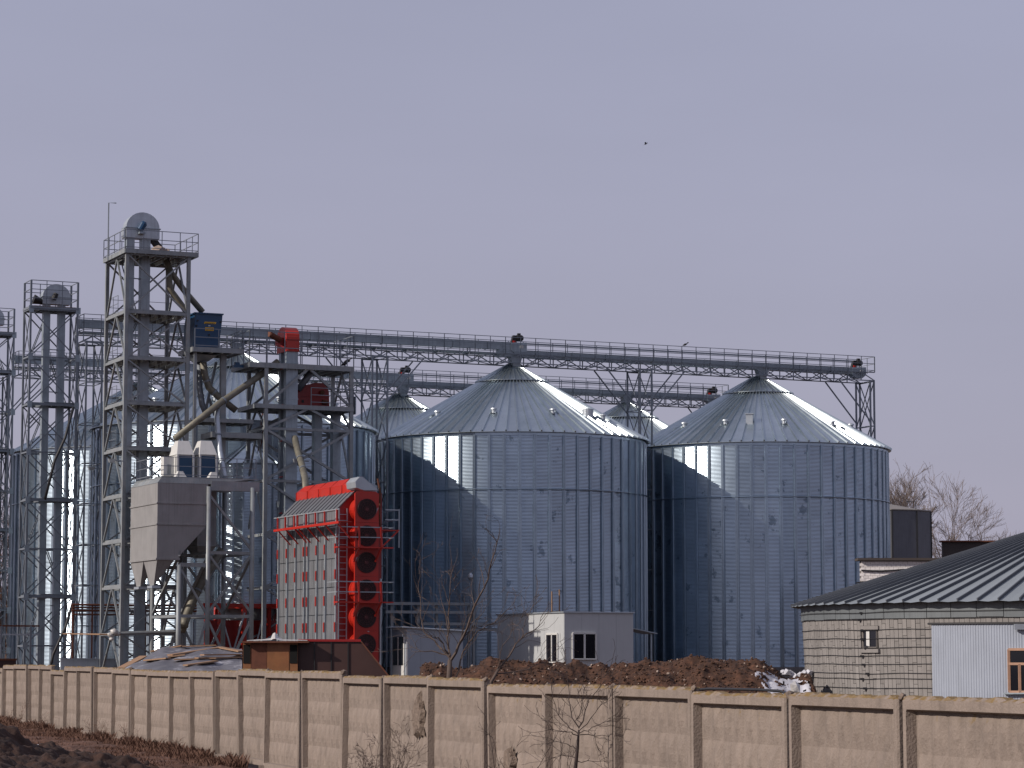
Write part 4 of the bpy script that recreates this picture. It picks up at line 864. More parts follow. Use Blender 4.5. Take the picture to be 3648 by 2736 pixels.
# ------------------------------------------------------------------ tarpaulin heap with boards, brown shed
def heap():
    t = Thing('covered_heap', 'tarpaulin-covered sloping heap weighted with boards', 'covered heap', at(640, 2400, 118), 'w')
    mb = MB(); nx, ny = 44, 22; prof = [(425, 2392), (470, 2362), (520, 2335), (580, 2308), (640, 2300), (760, 2301), (862, 2306)]
    def top(px):
        for (a, ya), (b, yb) in zip(prof[:-1], prof[1:]):
            if a <= px <= b: return ya + (yb - ya) * (px - a) / (b - a)
        return prof[-1][1]
    def surf(px, f):                       # f 0 front (low) .. 1 ridge
        Y = 114 + 9 * f; p = at(px, top(px), 123); q = at(px, 2410, 114)
        z = q.z + (p.z - q.z) * f; x = q.x + (p.x - q.x) * f
        return V(x, Y, z + .16 * noise.noise(V(x*.9, Y*.9, 1)) + .05 * noise.noise(V(x*3, Y*3, 4)))
    for j in range(ny):
        for i in range(nx): mb.v.append(surf(425 + (862 - 425) * i / (nx-1), j / (ny-1)))
    for j in range(ny-1):
        for i in range(nx-1): q = j*nx+i; mb.f.append([q, q+1, q+nx+1, q+nx])
    n0 = len(mb.v)
    for i in range(nx):
        p = mb.v[(ny-1)*nx + i]; mb.v.append(V(p.x, 126, .2))
    for i in range(nx-1): mb.f.append([(ny-1)*nx+i, (ny-1)*nx+i+1, n0+i+1, n0+i])
    for i in (0, nx-1):
        pass
    for side in (0, nx-1):
        b0 = len(mb.v)
        for j in range(ny): p = mb.v[j*nx+side]; mb.v.append(V(p.x, p.y, .2))
        for j in range(ny-1): mb.f.append([j*nx+side, (j+1)*nx+side, b0+j+1, b0+j])
    t.part('tarpaulin', mb, M['tarp'], smooth=True)
    def fat(px, py):                       # point on the sloping cover that shows at that pixel
        best = None
        for k in range(41):
            f = k / 40; p = surf(px, f); c, s = math.cos(TILT), math.sin(TILT); z = p.z - CZ
            y = CY - FPX * (-p.y*s + z*c) / (p.y*c + z*s)
            if best is None or abs(y - py) < best[0]: best = (abs(y - py), p)
        return best[1] + V(0, -.03, .07)
    for a, b, w in (((432, 2368), (512, 2332), .3), ((540, 2310), (650, 2306), .26), ((650, 2309), (770, 2304), .2), ((605, 2340), (790, 2312), .24), ((785, 2312), (860, 2326), .26), ((600, 2346), (660, 2338), .22),
                    ((620, 2358), (770, 2352), .34), ((720, 2340), (860, 2334), .34), ((700, 2350), (858, 2346), .24), ((660, 2378), (770, 2362), .2), ((520, 2358), (600, 2350), .2)):
        t.part('board', MB().beam(fat(*a), fat(*b), w * 1.5, .06), M['board'])
heap()
def brown_shed():
    Y = 112; t = Thing('brown_shed', 'low brown plywood shed with two openings painted dark above the fence', 'shed', at(865, 2395, Y) * 1 - V(0, 0, 1.2), 'w')
    P = lambda x, y, d=0: at(x, y, Y + d)
    zb = .6
    def face(x0, x1, y0, y1, d, th, m, name='wall_board', parent=None):
        a, b = P(x0, y1, d), P(x1, y0, d); return t.part(name, MB().box((a.x, Y + d, a.z), (b.x, Y + d + th, b.z)), M[m], parent)
    face(866, 893, 2400, 2288, -.0, .06, 'ply'); face(895, 950, 2400, 2292, .0, .06, 'rust'); face(952, 1029, 2400, 2290, -.02, .06, 'ply'); face(1030, 1060, 2400, 2288, .0, .06, 'ply')
    for x0, x1 in ((867, 891), (1033, 1059)): face(x0, x1, 2363, 2297, -.025, .02, 'shade_fill', 'opening_shade_panel')  # flat black panels on the boards, painted shade instead of a recess
    a, b = P(864, 2450, .1), P(1063, 2285, .1); t.part('body', MB().box((a.x, Y + .08, zb), (b.x, Y + 3.2, b.z)), M['brownsheet'])
    a = P(862, 2290, -.3); b = P(1100, 2284, -.3); t.part('roof_board', MB().box((a.x, Y - .3, a.z), (b.x, Y + 3.4, a.z + .07)), M['rust'])
    # lean-to of dark sheets with a slanting right edge
    Q = [P(1063, 2282, .3), P(1285, 2283, .3), P(1385, 2410, .3), P(1385, 2460, .3), P(1063, 2460, .3)]
    t.part('sheet_wall', MB().prism(Q, (0, .08, 0)), M['brownsheet'])
    t.part('top_edge', MB().beam(P(1062, 2281, .28), P(1286, 2282, .28), .1), M['darkred'])
    for x in (1120, 1180, 1240): t.part('sheet_seam', MB().beam(P(x, 2286, .27), P(x, 2410, .27), .04), M['black'])
    t.part('edge_bar', MB().beam(P(1286, 2285, .25), P(1386, 2410, .25), .05), M['rust'])
    Q = [P(1285, 2283, .32), P(1385, 2410, .32), P(1385, 2460, .32), P(1285, 2460, .32)]; t.part('side_sheet', MB().prism(Q, (0, .5, 0)), M['brownsheet'])
    mb = MB(); xs = [880, 915, 940, 965, 972, 980, 995, 1010, 1060, 1095]; hs = [2, 5, 6, 10, 26, 30, 12, 5, 4, 3]
    for j, d in enumerate((-.28, .1, .5)):
        for x, h in zip(xs, hs): p = P(x, 2283 - h * (1.0 if j == 1 else .25), d); mb.v.append(p)
    n = len(xs)
    for j in range(2):
        for i in range(n-1): mb.f.append([j*n+i, j*n+i+1, (j+1)*n+i+1, (j+1)*n+i])
    single('plastic_sheet', mb, M['film'], P(980, 2284), 'crumpled pale film peaked on the brown shed roof', 'plastic sheet', 'w')
brown_shed()
t = Thing('cable_duct', 'grey beam trestle passing before the middle silo at cabin height', 'trestle', sv(1380, 2170, -13))
for y0, y1, x0, x1 in ((2146, 2156, 1375, 1690), (2176, 2186, 1375, 1690), (2218, 2228, 1500, 1772), (2240, 2248, 1560, 1772)):
    a, b = sv(x0, y1, -12), sv(x1, y0, -12); t.part('beam', MB().box((a.x, -12, (a.z + b.z)/2 - .08), (b.x, -11.8, (a.z + b.z)/2 + .08)), M['steel'])
for x in (1400, 1494, 1560, 1675, 1692): p = sv(x, 2150, -11.9); t.part('post', MB().beam((p.x, -11.7, ZG), (p.x, -11.7, p.z), .14), M['steel'])
p = sv(1676, 2060, -12.2); t = Thing('street_lamp', 'slim lamp post with round head before the middle silo', 'lamp post', (p.x, -12.2, ZG))
t.part('pole', MB().path([(p.x, -12.2, ZG), (p.x, -12.2, p.z)], [.06, .04], 8), M['lattice']); t.part('lamp_head', MB().path([p + V(0,0,-.1), p + V(0,0,.05), p + V(.0,0,.2), p + V(0,0,.3)], [.08, .16, .14, .05], 12), M['galv_l'])
for x, y, lab in ((1966, 2107, 'thin wooden pole standing left behind the white cabin'), (1993, 2100, 'thin wooden pole standing right behind the white cabin')):
    p = sv(x, y, -22.5); single('wooden_pole', MB().path([(p.x, -22.5, ZG), (p.x, -22.5, p.z)], [.05, .04], 7), M['board'], (p.x, -22.5, ZG), lab, 'pole')

# ------------------------------------------------------------------ cabins
def cabins():
    v0 = -34.0; c = sv(2010, 2183, v0); r_ = sv(2256, 2177, v0); l_ = su(1772, 2190, c.x)
    t = Thing('site_cabin', 'flat-roofed pale grey cabin with white windows in front of the silos', 'cabin', (c.x, v0, ZG))
    u0, u1, v1, z0, z1 = c.x, r_.x, l_.y, ZG + .4, c.z; n = 4
    for i in range(n):
        a, b = u0 + (u1-u0)*i/n, u0 + (u1-u0)*(i+1)/n; t.part('wall_panel', MB().box((a + .004, v0, z0), (b - .004, v0 + .1, z1)), M['cabin'])
    m = 7
    for i in range(m):
        a, b = v0 + (v1-v0)*i/m, v0 + (v1-v0)*(i+1)/m; t.part('wall_panel', MB().box((u0, a + .104 if i == 0 else a + .004, z0), (u0 + .1, b - .004, z1)), M['cabin'])
    t.part('rear_walls', MB().box((u0 + .11, v1 - .1, z0), (u1, v1, z1)).box((u1 - .1, v0 + .11, z0), (u1, v1 - .11, z1)), M['cabin'])
    t.part('roof', MB().box((u0 - .08, v0 - .08, z1 + .002), (u1 + .05, v1 + .05, z1 + .07)), M['galv_l'])
    def win(t, P, ax, w, h, parent=None):          # P lower left corner, ax direction unit, outward normal
        nrm = V(ax.y, -ax.x, 0)
        fr = t.part('window', MB(), M['white']) if False else None
        mb = MB(); up = V(0, 0, 1); o = P + nrm*.03
        for a, b in ((V(0,0,0), ax*w), (up*h, ax*w + up*h), (V(0,0,0), up*h), (ax*w, ax*w + up*h), (ax*w*.5, ax*w*.5 + up*h)): mb.beam(o + a, o + b, .09)
        f = t.part('window', mb, M['white'])
        for k in (0, 1):
            q = o - nrm*.0 + ax*(w*.5*k + .05); t.part('pane', MB().prism([q + up*.05, q + ax*(w*.5 - .1) + up*.05, q + ax*(w*.5 - .1) + up*(h - .05), q + up*(h-.05)], -nrm*.02), M['glass'], f)
        t.part('sill', MB().beam(o + nrm*.05, o + nrm*.05 + ax*w, .12, .03), M['white'], f)
    a, b = sv(2040, 2349, v0), sv(2122, 2256, v0); win(t, V(a.x, v0, a.z), V(1, 0, 0), b.x - a.x, b.z - a.z)
    a, b = su(1949, 2349, u0), su(1989, 2256, u0); win(t, V(u0, a.y, b.z - 1.45), V(0, -1, 0), a.y - b.y, 1.42)
    # small porch roof at the right
    t.part('porch_roof', MB().beam(V(u1, v0 + .8, z1 - .75), V(u1 + 1.35, v0 + .8, z1 - 1.0), 1.6, .05), M['galv']); t.part('porch_post', MB().beam((u1 + 1.1, v0 + .2, ZG), (u1 + 1.1, v0 + .2, z1 - 1.0), .08), M['galv'])
    # kiosk
    v0 = -30.4; c = sv(1449, 2236, v0); r_ = sv(1610, 2250, v0)
    k = Thing('kiosk', 'small blue-grey kiosk with a glazed white door right of the dryer', 'kiosk', (c.x, v0, ZG)); u0, u1, z1, v1 = c.x, r_.x + .6, c.z, v0 + 2.0
    for i in range(4):
        a, b = u0 + (u1-u0)*i/4, u0 + (u1-u0)*(i+1)/4; k.part('wall_panel', MB().box((a + .004, v0, ZG + .3), (b - .004, v0 + .08, z1 - .03*i)), M['kiosk'])
    k.part('side_wall', MB().box((u0, v0 + .084, ZG + .3), (u0 + .08, v1, z1 - .02)), M['kiosk']); k.part('rear_walls', MB().box((u0 + .09, v1, ZG + .3), (u1, v1 + .08, z1 - .1)).box((u1 - .08, v0 + .09, ZG + .3), (u1, v1, z1 - .12)), M['kiosk'])
    rf = k.part('roof', MB().prism([(u0 - .25, v0 - .15, z1 + .0), (u1 + .2, v0 - .15, z1 - .18), (u1 + .2, v0 - .15, z1 - .14), (u0 - .25, v0 - .15, z1 + .04)], (0, 2.4, 0)), M['galv_l'])
    mb = MB()
    for i in range(14): mb.path([(u0 - .28, v0 - .1 + i*.165, z1 + .03), (u1 + .2, v0 - .1 + i*.165, z1 - .15)], .03, 6)
    k.part('corrugation', mb, M['galv_l'], rf)
    p = su(1400, 2370, u0); q = su(1443, 2268, u0); d = k.part('door', MB().box((u0 - .05, q.y, ZG + .3), (u0 - .004, p.y, z1 - .45)), M['white'])
    for j in (0, 1):
        a = q.y + .12 + j*(p.y - q.y)*.48; k.part('pane', MB().box((u0 - .065, a, p.z), (u0 - .052, a + (p.y-q.y)*.36, q.z)), M['glass'], d)
    k.part('corner_trim', MB().box((u0 - .03, v0 - .03, ZG + .3), (u0 + .06, v0 - .002, z1 - .7)), M['white'])
    a = su(1415, 2241, u0); k.part('door_lamp', MB().box((u0 - .12, a.y - .3, a.z - .04), (u0 - .01, a.y + .3, a.z + .04)), M['white'])
cabins()

# ------------------------------------------------------------------ round stave hut at right
def hut():
    C = V((3950 - CX) / FPX * 107.5, 107.5, 0); Rw = 12.35; ze = CZ + 2.17; zb = .7
    t = Thing('round_hut', 'round hut of grey concrete staves with hoops and ribbed sheet roof', 'round building', (C.x, C.y, zb), 'w')
    vd = math.atan2(C.x, C.y)
    def pt(a, r, z): return V(C.x + r * math.sin(a - vd), C.y - r * math.cos(a - vd), z)   # a = 0 faces the eye, negative to the left
    def rad(z): return Rw - .16 + .045 * (z - zb) * .9
    t.part('backing_wall', MB().add([pt(2*math.pi*i/96, rad(z) - .05, z) for z in (zb, ze - .02) for i in range(96)], [[i, (i+1) % 96, 96 + (i+1) % 96, 96 + i] for i in range(96)]), M['joint'])
    # the profiled sheet area
    def ang(px):                                     # angle of the wall point that shows at that column
        lo, hi = -1.45, .6
        for _ in range(40):
            m_ = (lo + hi) / 2; p = pt(m_, Rw, 3); x = CX + FPX * p.x / p.y
            if x < px: lo = m_
            else: hi = m_
        return (lo + hi) / 2
    ad0, ad1 = ang(3318), ang(4100); zd = at(3400, 2223, C.y - Rw + 1.8).z
    aw0, aw1 = ang(3068), ang(3114); zw0, zw1 = at(3090, 2306, 98.5).z, at(3090, 2241, 98.5).z
    w = .215 / Rw; k = 0; a = -1.5; n_st = 0; far = MB()
    hs = [.78]; 
    while a < .25:
        z = zb - [0, .5, .2, .35][k % 4]; k += 1; j = 0
        while z < ze - .55:
            h = .80; z0, z1 = max(z, zb), min(z + h - .014, ze - .35)
            if z1 > z0 + .05:
                am = a + w / 2
                zt1 = z1
                if ad0 - .001 < am < ad1 and z0 < zd:
                    if z1 <= zd + .02: z += h; continue
                    z0 = zd + .02
                if aw0 - w*.7 < am < aw1 + w*.7 and z1 > zw0 - .15 and z0 < zw1 + .15:
                    if z0 < zw0 - .2: z1 = zw0 - .16
                    elif z1 > zw1 + .2: z0 = zw1 + .16
                    else: z += h; continue
                dd = random.uniform(-.006, .01); b = MB()
                a0_, a1_ = a + .0007, a + w - .0007
                b.add([pt(a0_, rad(z0) + dd, z0), pt(a1_, rad(z0) + dd, z0), pt(a1_, rad(z1) + dd, z1), pt(a0_, rad(z1) + dd, z1),
                       pt(a0_, rad(z0) - .06, z0), pt(a1_, rad(z0) - .06, z0), pt(a1_, rad(z1) - .06, z1), pt(a0_, rad(z1) - .06, z1)],
                      [(0,1,2,3), (0,3,7,4), (1,5,6,2), (3,2,6,7), (0,4,5,1)])
                if -1.42 < am < -.28 and n_st < 290: t.part('stave', b, M['stave']); n_st += 1
                else: far.add(b.v, b.f)
            z += h
        a += w
    t.part('remaining_staves', far, M['stave'], kind='stuff')
    # flashing band
    for i in range(20):
        a0, a1 = -1.5 + i*.085, -1.5 + (i+1)*.085 - .002; r0 = Rw + .05; zz0 = ze - .62 + random.uniform(-.015, .015)
        t.part('flashing_sheet', MB().add([pt(a0 + (a1-a0)*q/3, r0 + (.02 if zz else 0), zz_) for zz, zz_ in ((0, zz0), (1, ze - .01)) for q in range(4)], [[q, q+1, q+5, q+4] for q in range(3)]), M['band'])
    # hoops with turnbuckles
    for px_y in (2172, 2198, 2237, 2270, 2304, 2334, 2366, 2400, 2420, 2455):
        z = at(3300, px_y, 96.2).z; pts = []; bk = ang(3068) + random.uniform(-.012, .02)
        end = ad0 if z < zd else .4
        for i in range(60):
            a = -1.5 + (end + 1.5) * i / 59; pts.append(pt(a, rad(z) + (.10 if z > ze - .6 else .035), z + .008 * math.sin(i * .4 + px_y) - .03 * math.exp(-((a - bk) / .1) ** 2)))
        hp = t.part('hoop', MB().path(pts, .012, 5), M['cable'])
        p = pt(bk, rad(z) + .06, z - .03); t.part('turnbuckle', MB().box(p - V(.07, .05, .04), p + V(.07, .05, .04)), M['cable'], hp)
    # slot window
    mb = MB(); a0, a1 = aw0, aw1
    q = lambda a, r, z: pt(a, r, z)
    o = t.part('window', MB().beam(q(a0, Rw - .05, zw0), q(a0, Rw - .05, zw1), .06).beam(q(a1, Rw - .05, zw0), q(a1, Rw - .05, zw1), .06).beam(q(a0, Rw - .05, zw0), q(a1, Rw - .05, zw0), .06).beam(q(a0, Rw - .05, zw1), q(a1, Rw - .05, zw1), .06), M['joint'])
    am = (a0 + a1) / 2
    t.part('pane', MB().add([q(a0, Rw - .028, zw0), q(a1, Rw - .028, zw0), q(a1, Rw - .028, zw1), q(a0, Rw - .028, zw1)], [(0,1,2,3)]), M['glass'], o)
    t.part('curtain', MB().add([q(a0 + (a1-a0)*.25, Rw - .012, zw0 + .08), q(a0 + (a1-a0)*.5, Rw - .012, zw0 + .05), q(a0 + (a1-a0)*.5, Rw - .012, zw1 - .06), q(a0 + (a1-a0)*.25, Rw - .012, zw1 - .06)], [(0,1,2,3)]), M['white'], o)
    for z in (zw0 - .12, zw1 + .08): t.part('lintel', MB().beam(q(a0 - .015, Rw + .0, z), q(a1 + .015, Rw + .0, z), .1, .14), M['stave'], o)
    # profiled sheets
    nn = 20; aw = (ad1 - ad0) / nn; rr = Rw + .10
    for i in range(nn):
        a0 = ad0 + aw * i; b = MB(); m_ = 16
        for j in range(m_ + 1):
            a = a0 + aw * j / m_; d = .0 if (j % 4) in (0, 1) else .012
            b.v += [pt(a, rr + d, zb), pt(a, rr + d, zd)]
        for j in range(m_): b.f.append([2*j, 2*j+2, 2*j+3, 2*j+1])
        t.part('profiled_sheet', b, M['cladding'])
    t.part('sheet_cap', MB().path([pt(ad0 - .01 + (ad1 - ad0) * i / 20, rr + .05, zd + .03) for i in range(21)], .04, 5), M['cable'])
    # wooden window at the right frame edge
    ag0, ag1 = ang(3589), ang(3760); zg0, zg1 = at(3600, 2466, 95.6).z, at(3600, 2313, 95.6).z; r2 = rr + .05
    P = lambda f, g, r_=0: pt(ag0 + (ag1 - ag0) * f, r2 + r_, zg0 + (zg1 - zg0) * g)
    mb = MB()
    for (a, b) in (((0, 0), (1, 0)), ((0, 1), (1, 1)), ((0, 0), (0, 1)), ((1, 0), (1, 1)), ((0, .66), (1, .66)), ((.22, 0), (.22, .66)), ((.75, 0), (.75, .66))): mb.beam(P(*a), P(*b), .09)
    g = t.part('window', mb, M['frame'])
    for f0, f1, g0, g1 in ((0, 1, .66, 1), (0, .22, 0, .66), (.22, .75, 0, .66), (.75, 1, 0, .66)): t.part('pane', MB().add([P(f0 + .02, g0 + .02, -.0), P(f1 - .02, g0 + .02, -.0), P(f1 - .02, g1 - .02, -.0), P(f0 + .02, g1 - .02, -.0)], [(0,1,2,3)]), M['glass'], g)
    t.part('sill', MB().beam(P(-.1, -.04, .08), P(1, -.02, .08), .2, .05), M['galv'], g)
    b0 = pt(ang(3630), rr + .12, at(3630, 2232, 95.5).z); t.part('bracket', MB().box(b0 - V(.18, .1, .1), b0 + V(.3, .1, .1)), M['galv_l'])
    # roof
    Rr = Rw + .45; za = ze + 3.75; nr = 100
    for i in range(nr):
        a = 2 * math.pi * i / nr; a1 = a + 2 * math.pi / nr
        aa = (a + math.pi) % (2 * math.pi) - math.pi
        if -2.1 < aa < .6:
            d = .03 * math.sin(i * 2.1)
            s_ = t.part('roof_sheet', MB().add([pt(a, Rr, ze - .04), pt(a1, Rr, ze - .04 + d*.3), pt(a1, .5, za), pt(a, .5, za), pt((a+a1)/2, Rr + .02, ze - .075)], [(0,4,1,2,3)]), M['zinc'])
            p, q2 = pt(a, Rr + .02, ze + .0), pt(a, .5, za + .05); t.part('seam', MB().beam(p, q2, .05, .11), M['seam'], s_)
    t.part('rear_roof', MB().add([pt(.6 + 3.6 * i / 40, Rr, ze - .04) for i in range(41)] + [pt(0, 0, za)], [[i, i+1, 41] for i in range(40)]), M['zinc'])
    t.part('ceiling', MB().add([pt(2*math.pi*i/48, Rr - .03, ze - .06) for i in range(48)], [list(range(48))[::-1]]), M['joint'])
hut()

# ------------------------------------------------------------------ buildings behind at right
def back_right():
    Y = 150; a, b = at(3069, 2100, Y), at(3330, 1997, Y)
    t = Thing('brick_building', 'white brick wall with dark flat roof edge behind the round hut', 'building', (a.x, Y, 1.6), 'w')
    x1 = b.x + 3; z0, z1 = a.z - .5, b.z; nrow, k = int((z1 - z0) / .16), 0
    t.part('core', MB().box((a.x + .02, Y + .03, 1.0), (x1, Y + .8, z1)), M['joint'])
    rest = MB()
    for j in range(nrow):
        x = a.x - (.13 if j % 2 else 0); z = z0 + j * .16
        while x < x1:
            q = MB().box((max(x, a.x), Y - random.uniform(0, .012), z), (min(x + .25, x1), Y + .028, z + .148))
            if k < 280 and j > nrow - 13: t.part('brick', q, M['brick']); k += 1
            else: rest.add(q.v, q.f)
            x += .262
    t.part('lower_bricks', rest, M['brick'], kind='stuff')
    for j in range(9): t.part('end_brick', MB().box((a.x - .08, Y - .02, z1 - .3 - j*.28), (a.x + .15, Y + .02, z1 - .16 - j*.28)), M['brick'])
    t.part('roof_edge', MB().box((a.x - .2, Y - .25, z1), (x1, Y + 1.2, z1 + .14)), M['brown'])
    t.part('cable', MB().path([(a.x + (x1-a.x)*i/12, Y - .06, z1 - .55 - .05*math.sin(i)) for i in range(13)], .05, 5), M['cable']); t.part('cable', MB().path([(a.x - .3 + 3*i/8, Y - .06, z1 - 1.25 + .04*i) for i in range(9)], .04, 5), M['cable'])
    # old tank
    Y = 215; c = at(3128, 1850, Y); r_ = at(3320, 1850, Y).x - c.x; z1 = at(3300, 1826, Y).z; zt = at(3128, 1788, Y).z
    t = Thing('old_tank', 'dark grey flat-panelled tank with low cone roof right of the silos', 'storage tank', (c.x, Y, 1.6), 'w')
    n = 12
    for i in range(n):
        a0, a1 = 2*math.pi*i/n + .12, 2*math.pi*(i+1)/n + .12; p, q = V(c.x + r_*math.sin(a0), Y - r_*math.cos(a0), 0), V(c.x + r_*math.sin(a1), Y - r_*math.cos(a1), 0)
        t.part('wall_plate', MB().add([p + V(0,0,1), q + V(0,0,1), q + V(0,0,z1), p + V(0,0,z1)], [(0,1,2,3)]), M['tank'])
        t.part('rib', MB().beam(p + V(0,0,1), p + V(0,0,z1), .12), M['black'])
        t.part('roof_plate', MB().add([p*1.0 + V(0,0,z1), q + V(0,0,z1), V(c.x, Y, zt)], [(0,1,2)]), M['tankroof'])
    t.part('eave_ring', MB().path([(c.x + r_*math.sin(2*math.pi*i/n + .12), Y - r_*math.cos(2*math.pi*i/n + .12), z1) for i in range(n+1)], .07, 5), M['tankroof'])
    p = at(3262, 1818, Y - 2); t.part('railing', MB().path([p, p + V(0,0,.7), p + V(-.7,0,.7)], .03, 5), M['black'])
    Y = 185; a, b = at(3360, 1985, Y), at(3640, 1931, Y)
    t = Thing('brown_block', 'dark brown flat block just above the round hut roof', 'building', (a.x, Y, 1.6), 'w')
    t.part('wall', MB().box((a.x, Y, 1.6), (b.x, Y + .6, b.z)), M['brown']); t.part('roof', MB().box((a.x - .15, Y - .15, b.z), (b.x + .15, Y + .8, b.z + .1)), M['rust'])
back_right()

# ------------------------------------------------------------------ concrete fence
def fence():
    t = Thing('concrete_fence', 'long beige precast concrete panel fence crossing the foreground', 'fence', FP[14], 'w')
    for i in range(len(FTOP)):
        a, b = FP[i], FP[i+1]; zt = CZ - (FTOP[i] - 2350) / FPX * (a.y + b.y) / 2; d = (b - a); L = d.length - random.choice((.05, .07, .12)); d.normalize()
        near = i > 8
        n = V(d.y, -d.x, 0)                      # towards the camera side
        if n.dot(-a) < 0: n = -n
        off = n * random.uniform(-.05, .05) + d * .025; H = 2.62; lean = random.uniform(-.012, .02); tilt = random.uniform(-.012, .012)
        def P(x, z, o): return a + off + d * (x + tilt * (z - H/2)) + V(0, 0, zt - H + z) + n * (o + lean * (z - H))
        mb = MB(); th = .09
        fw, tr, br, ch = .12, .18, .16, .025
        # front frame as strips, chamfered into a field of shallow pyramids
        nx, nz = (36, 20) if near else (14, 12)
        X = [0, .03] + [fw] + [fw + ch + (L - 2*fw - 2*ch) * k / nx for k in range(nx + 1)] + [L - fw] + [L - .03, L]
        Z = [0, .02, br] + [br + ch*.7 + (H - br - tr - ch*.7 - .03) * k / nz for k in range(nz + 1)] + [H - tr] + [H - .05, H]
        def depth(x, z):
            if x < .001 or x > L - .001 or z < .001: return th - .03
            if z > H - .001: return th - .05
            if x <= fw + .001 or x >= L - fw - .001 or z <= br + .001 or z >= H - tr - .001: return th
            if z > H - tr - .05: pass
            cw, chh = .44, (H - br - tr) / 4.0
            fx = abs((x - fw) / cw % 1 - .5) * 2; fz = abs((z - br) / chh % 1 - .5) * 2
            return th - .150 + .055 * min(1 - fx, 1 - fz) * 1.2
        for z in Z:
            for x in X: mb.v.append(P(x, z + (random.uniform(-.035, .012) if z > H - .001 else (random.uniform(-.012, .008) if z > H - .06 else 0)), depth(x, z)))
        W = len(X)
        for j in range(len(Z) - 1):
            for k in range(W - 1): q = j*W + k; mb.f.append([q, q+1, q+W+1, q+W])
        nb = len(mb.v)
        for k in range(W): mb.v.append(mb.v[(len(Z)-1)*W + k] - n * .13)
        for k in range(W - 1): q = (len(Z)-1)*W + k; mb.f.append([q, q+1, nb+k+1, nb+k])
        c0, c1 = len(mb.v), None
        mb.v += [P(0, 0, -.06), P(L, 0, -.06), P(0, H - .02, -.06), P(L, H - .02, -.06)]
        mb.f += [[c0+1, c0, c0+2, c0+3]]
        e0 = [j*W for j in range(len(Z))]; mb.f.append(e0 + [nb, c0+2, c0]); e1 = [j*W + W-1 for j in range(len(Z))]; mb.f.append(e1[::-1] + [c0+1, c0+3, nb+W-1])
        t.part('fence_panel', mb, M['conc'])
        if i > 12 or i % 3 == 0:                # crumbled lump of mortar on the joint
            mbl = MB().lump(P(L, H - .02, .02), random.uniform(.05, .11), i, 1.1)
            t.part('mortar_lump', mbl, M['scar'])
        t.part('foot', MB().box(V(b.x - .22, b.y - .25, -.4), V(b.x + .22, b.y + .25, zt - H + .06)), M['conc'])
    return t
FENCE = fence()
def fence_at(px, py, out=0.):
    """point on the fence front that shows at that pixel"""
    d = ray(px, py)
    for i in range(len(FB) - 1):
        if FB[i] <= px <= FB[i+1]:
            f = FP[i+1] - FP[i]; n = V(f.y, -f.x, 0).normalized()
            if n.dot(-FP[i]) < 0: n = -n
            o = V(0, 0, CZ); tt = (FP[i] + n * out - o).dot(n) / d.dot(n); return o + d * tt, f.normalized(), n
for k, (x0, x1, y0, y1) in enumerate(((1468, 1506, 2480, 2625), (1792, 1828, 2668, 2760))):
    p, f, n = fence_at((x0+x1)/2, (y0+y1)/2, .0); ww = (fence_at(x1, y0, 0)[0] - fence_at(x0, y0, 0)[0]).length / 2; hh = abs(fence_at(x0, y0)[0].z - fence_at(x0, y1)[0].z) / 2
    mb = MB(); N_ = 22; ring = []
    for j in range(N_):
        a = 2*math.pi*j/N_; k_ = 1 + .35 * noise.noise(V(math.cos(a)*1.7, math.sin(a)*1.7, k*5))
        k_ *= 1 + .18 * math.sin(j * 2.7)
        ring.append(p + f * ww * k_ * math.cos(a) + V(0, 0, hh * k_ * math.sin(a)) - n * .07)
    inner = [p.lerp(q, .8) + n * (.085 + .012 * math.sin(j * 3.1)) for j, q in enumerate(ring)]
    mb.add([p + n * .03] + inner + ring, [[0, 1 + j, 1 + (j+1) % N_] for j in range(N_)] + [[1 + j, 1 + N_ + j, 1 + N_ + (j+1) % N_, 1 + (j+1) % N_] for j in range(N_)])
    FENCE.part('spalled_patch', mb, M['scar'])
mb = MB(); pts = [at(x, y, 43.6 + (x - 2480) * -.008) for x, y in ((2478, 2459), (2520, 2454), (2600, 2455), (2700, 2457), (2780, 2462), (2812, 2474), (2830, 2482))]
single('cable', mb.path(pts, .022, 6), M['cable'], pts[0], 'slack dark cable lying along the mossy fence top', 'cable', 'w', smooth=True)
p = at(2832, 2452, 46); single('paper_scrap', MB().lump(p, .13, 9, 1.3), M['film'], p, 'crumpled pale scrap stuck at a fence joint', 'litter', 'w')

# ------------------------------------------------------------------ soil
def heightfield(name, x0, x1, y0, y1, nx, ny, fn, m, label=None, cat=None, kind=None):
    mb = MB()
    for j in range(ny):
        for i in range(nx):
            x, y = x0 + (x1-x0)*i/(nx-1), y0 + (y1-y0)*j/(ny-1); mb.v.append(V(x, y, fn(x, y)))
    for j in range(ny-1):
        for i in range(nx-1): q = j*nx+i; mb.f.append([q, q+1, q+nx+1, q+nx])
    return single(name, mb, m, ((x0+x1)/2, (y0+y1)/2, 0), label, cat, 'w', kind=kind, smooth=True)
def fbm(x, y, s, o=5):
    return noise.fractal(V(x*s, y*s, 3.3), 1.0, 2.1, o)
pileprof = [(1450, 2440), (1480, 2400), (1515, 2358), (1560, 2366), (1620, 2378), (1700, 2368), (1745, 2345), (1790, 2350), (1850, 2366), (1900, 2358), (1935, 2342), (1990, 2348), (2040, 2360), (2100, 2378),
            (2150, 2366), (2250, 2362), (2330, 2356), (2420, 2350), (2500, 2338), (2570, 2342), (2640, 2350), (2700, 2352), (2740, 2372), (2790, 2400), (2830, 2412), (2880, 2408), (2930, 2440)]
YP = 104
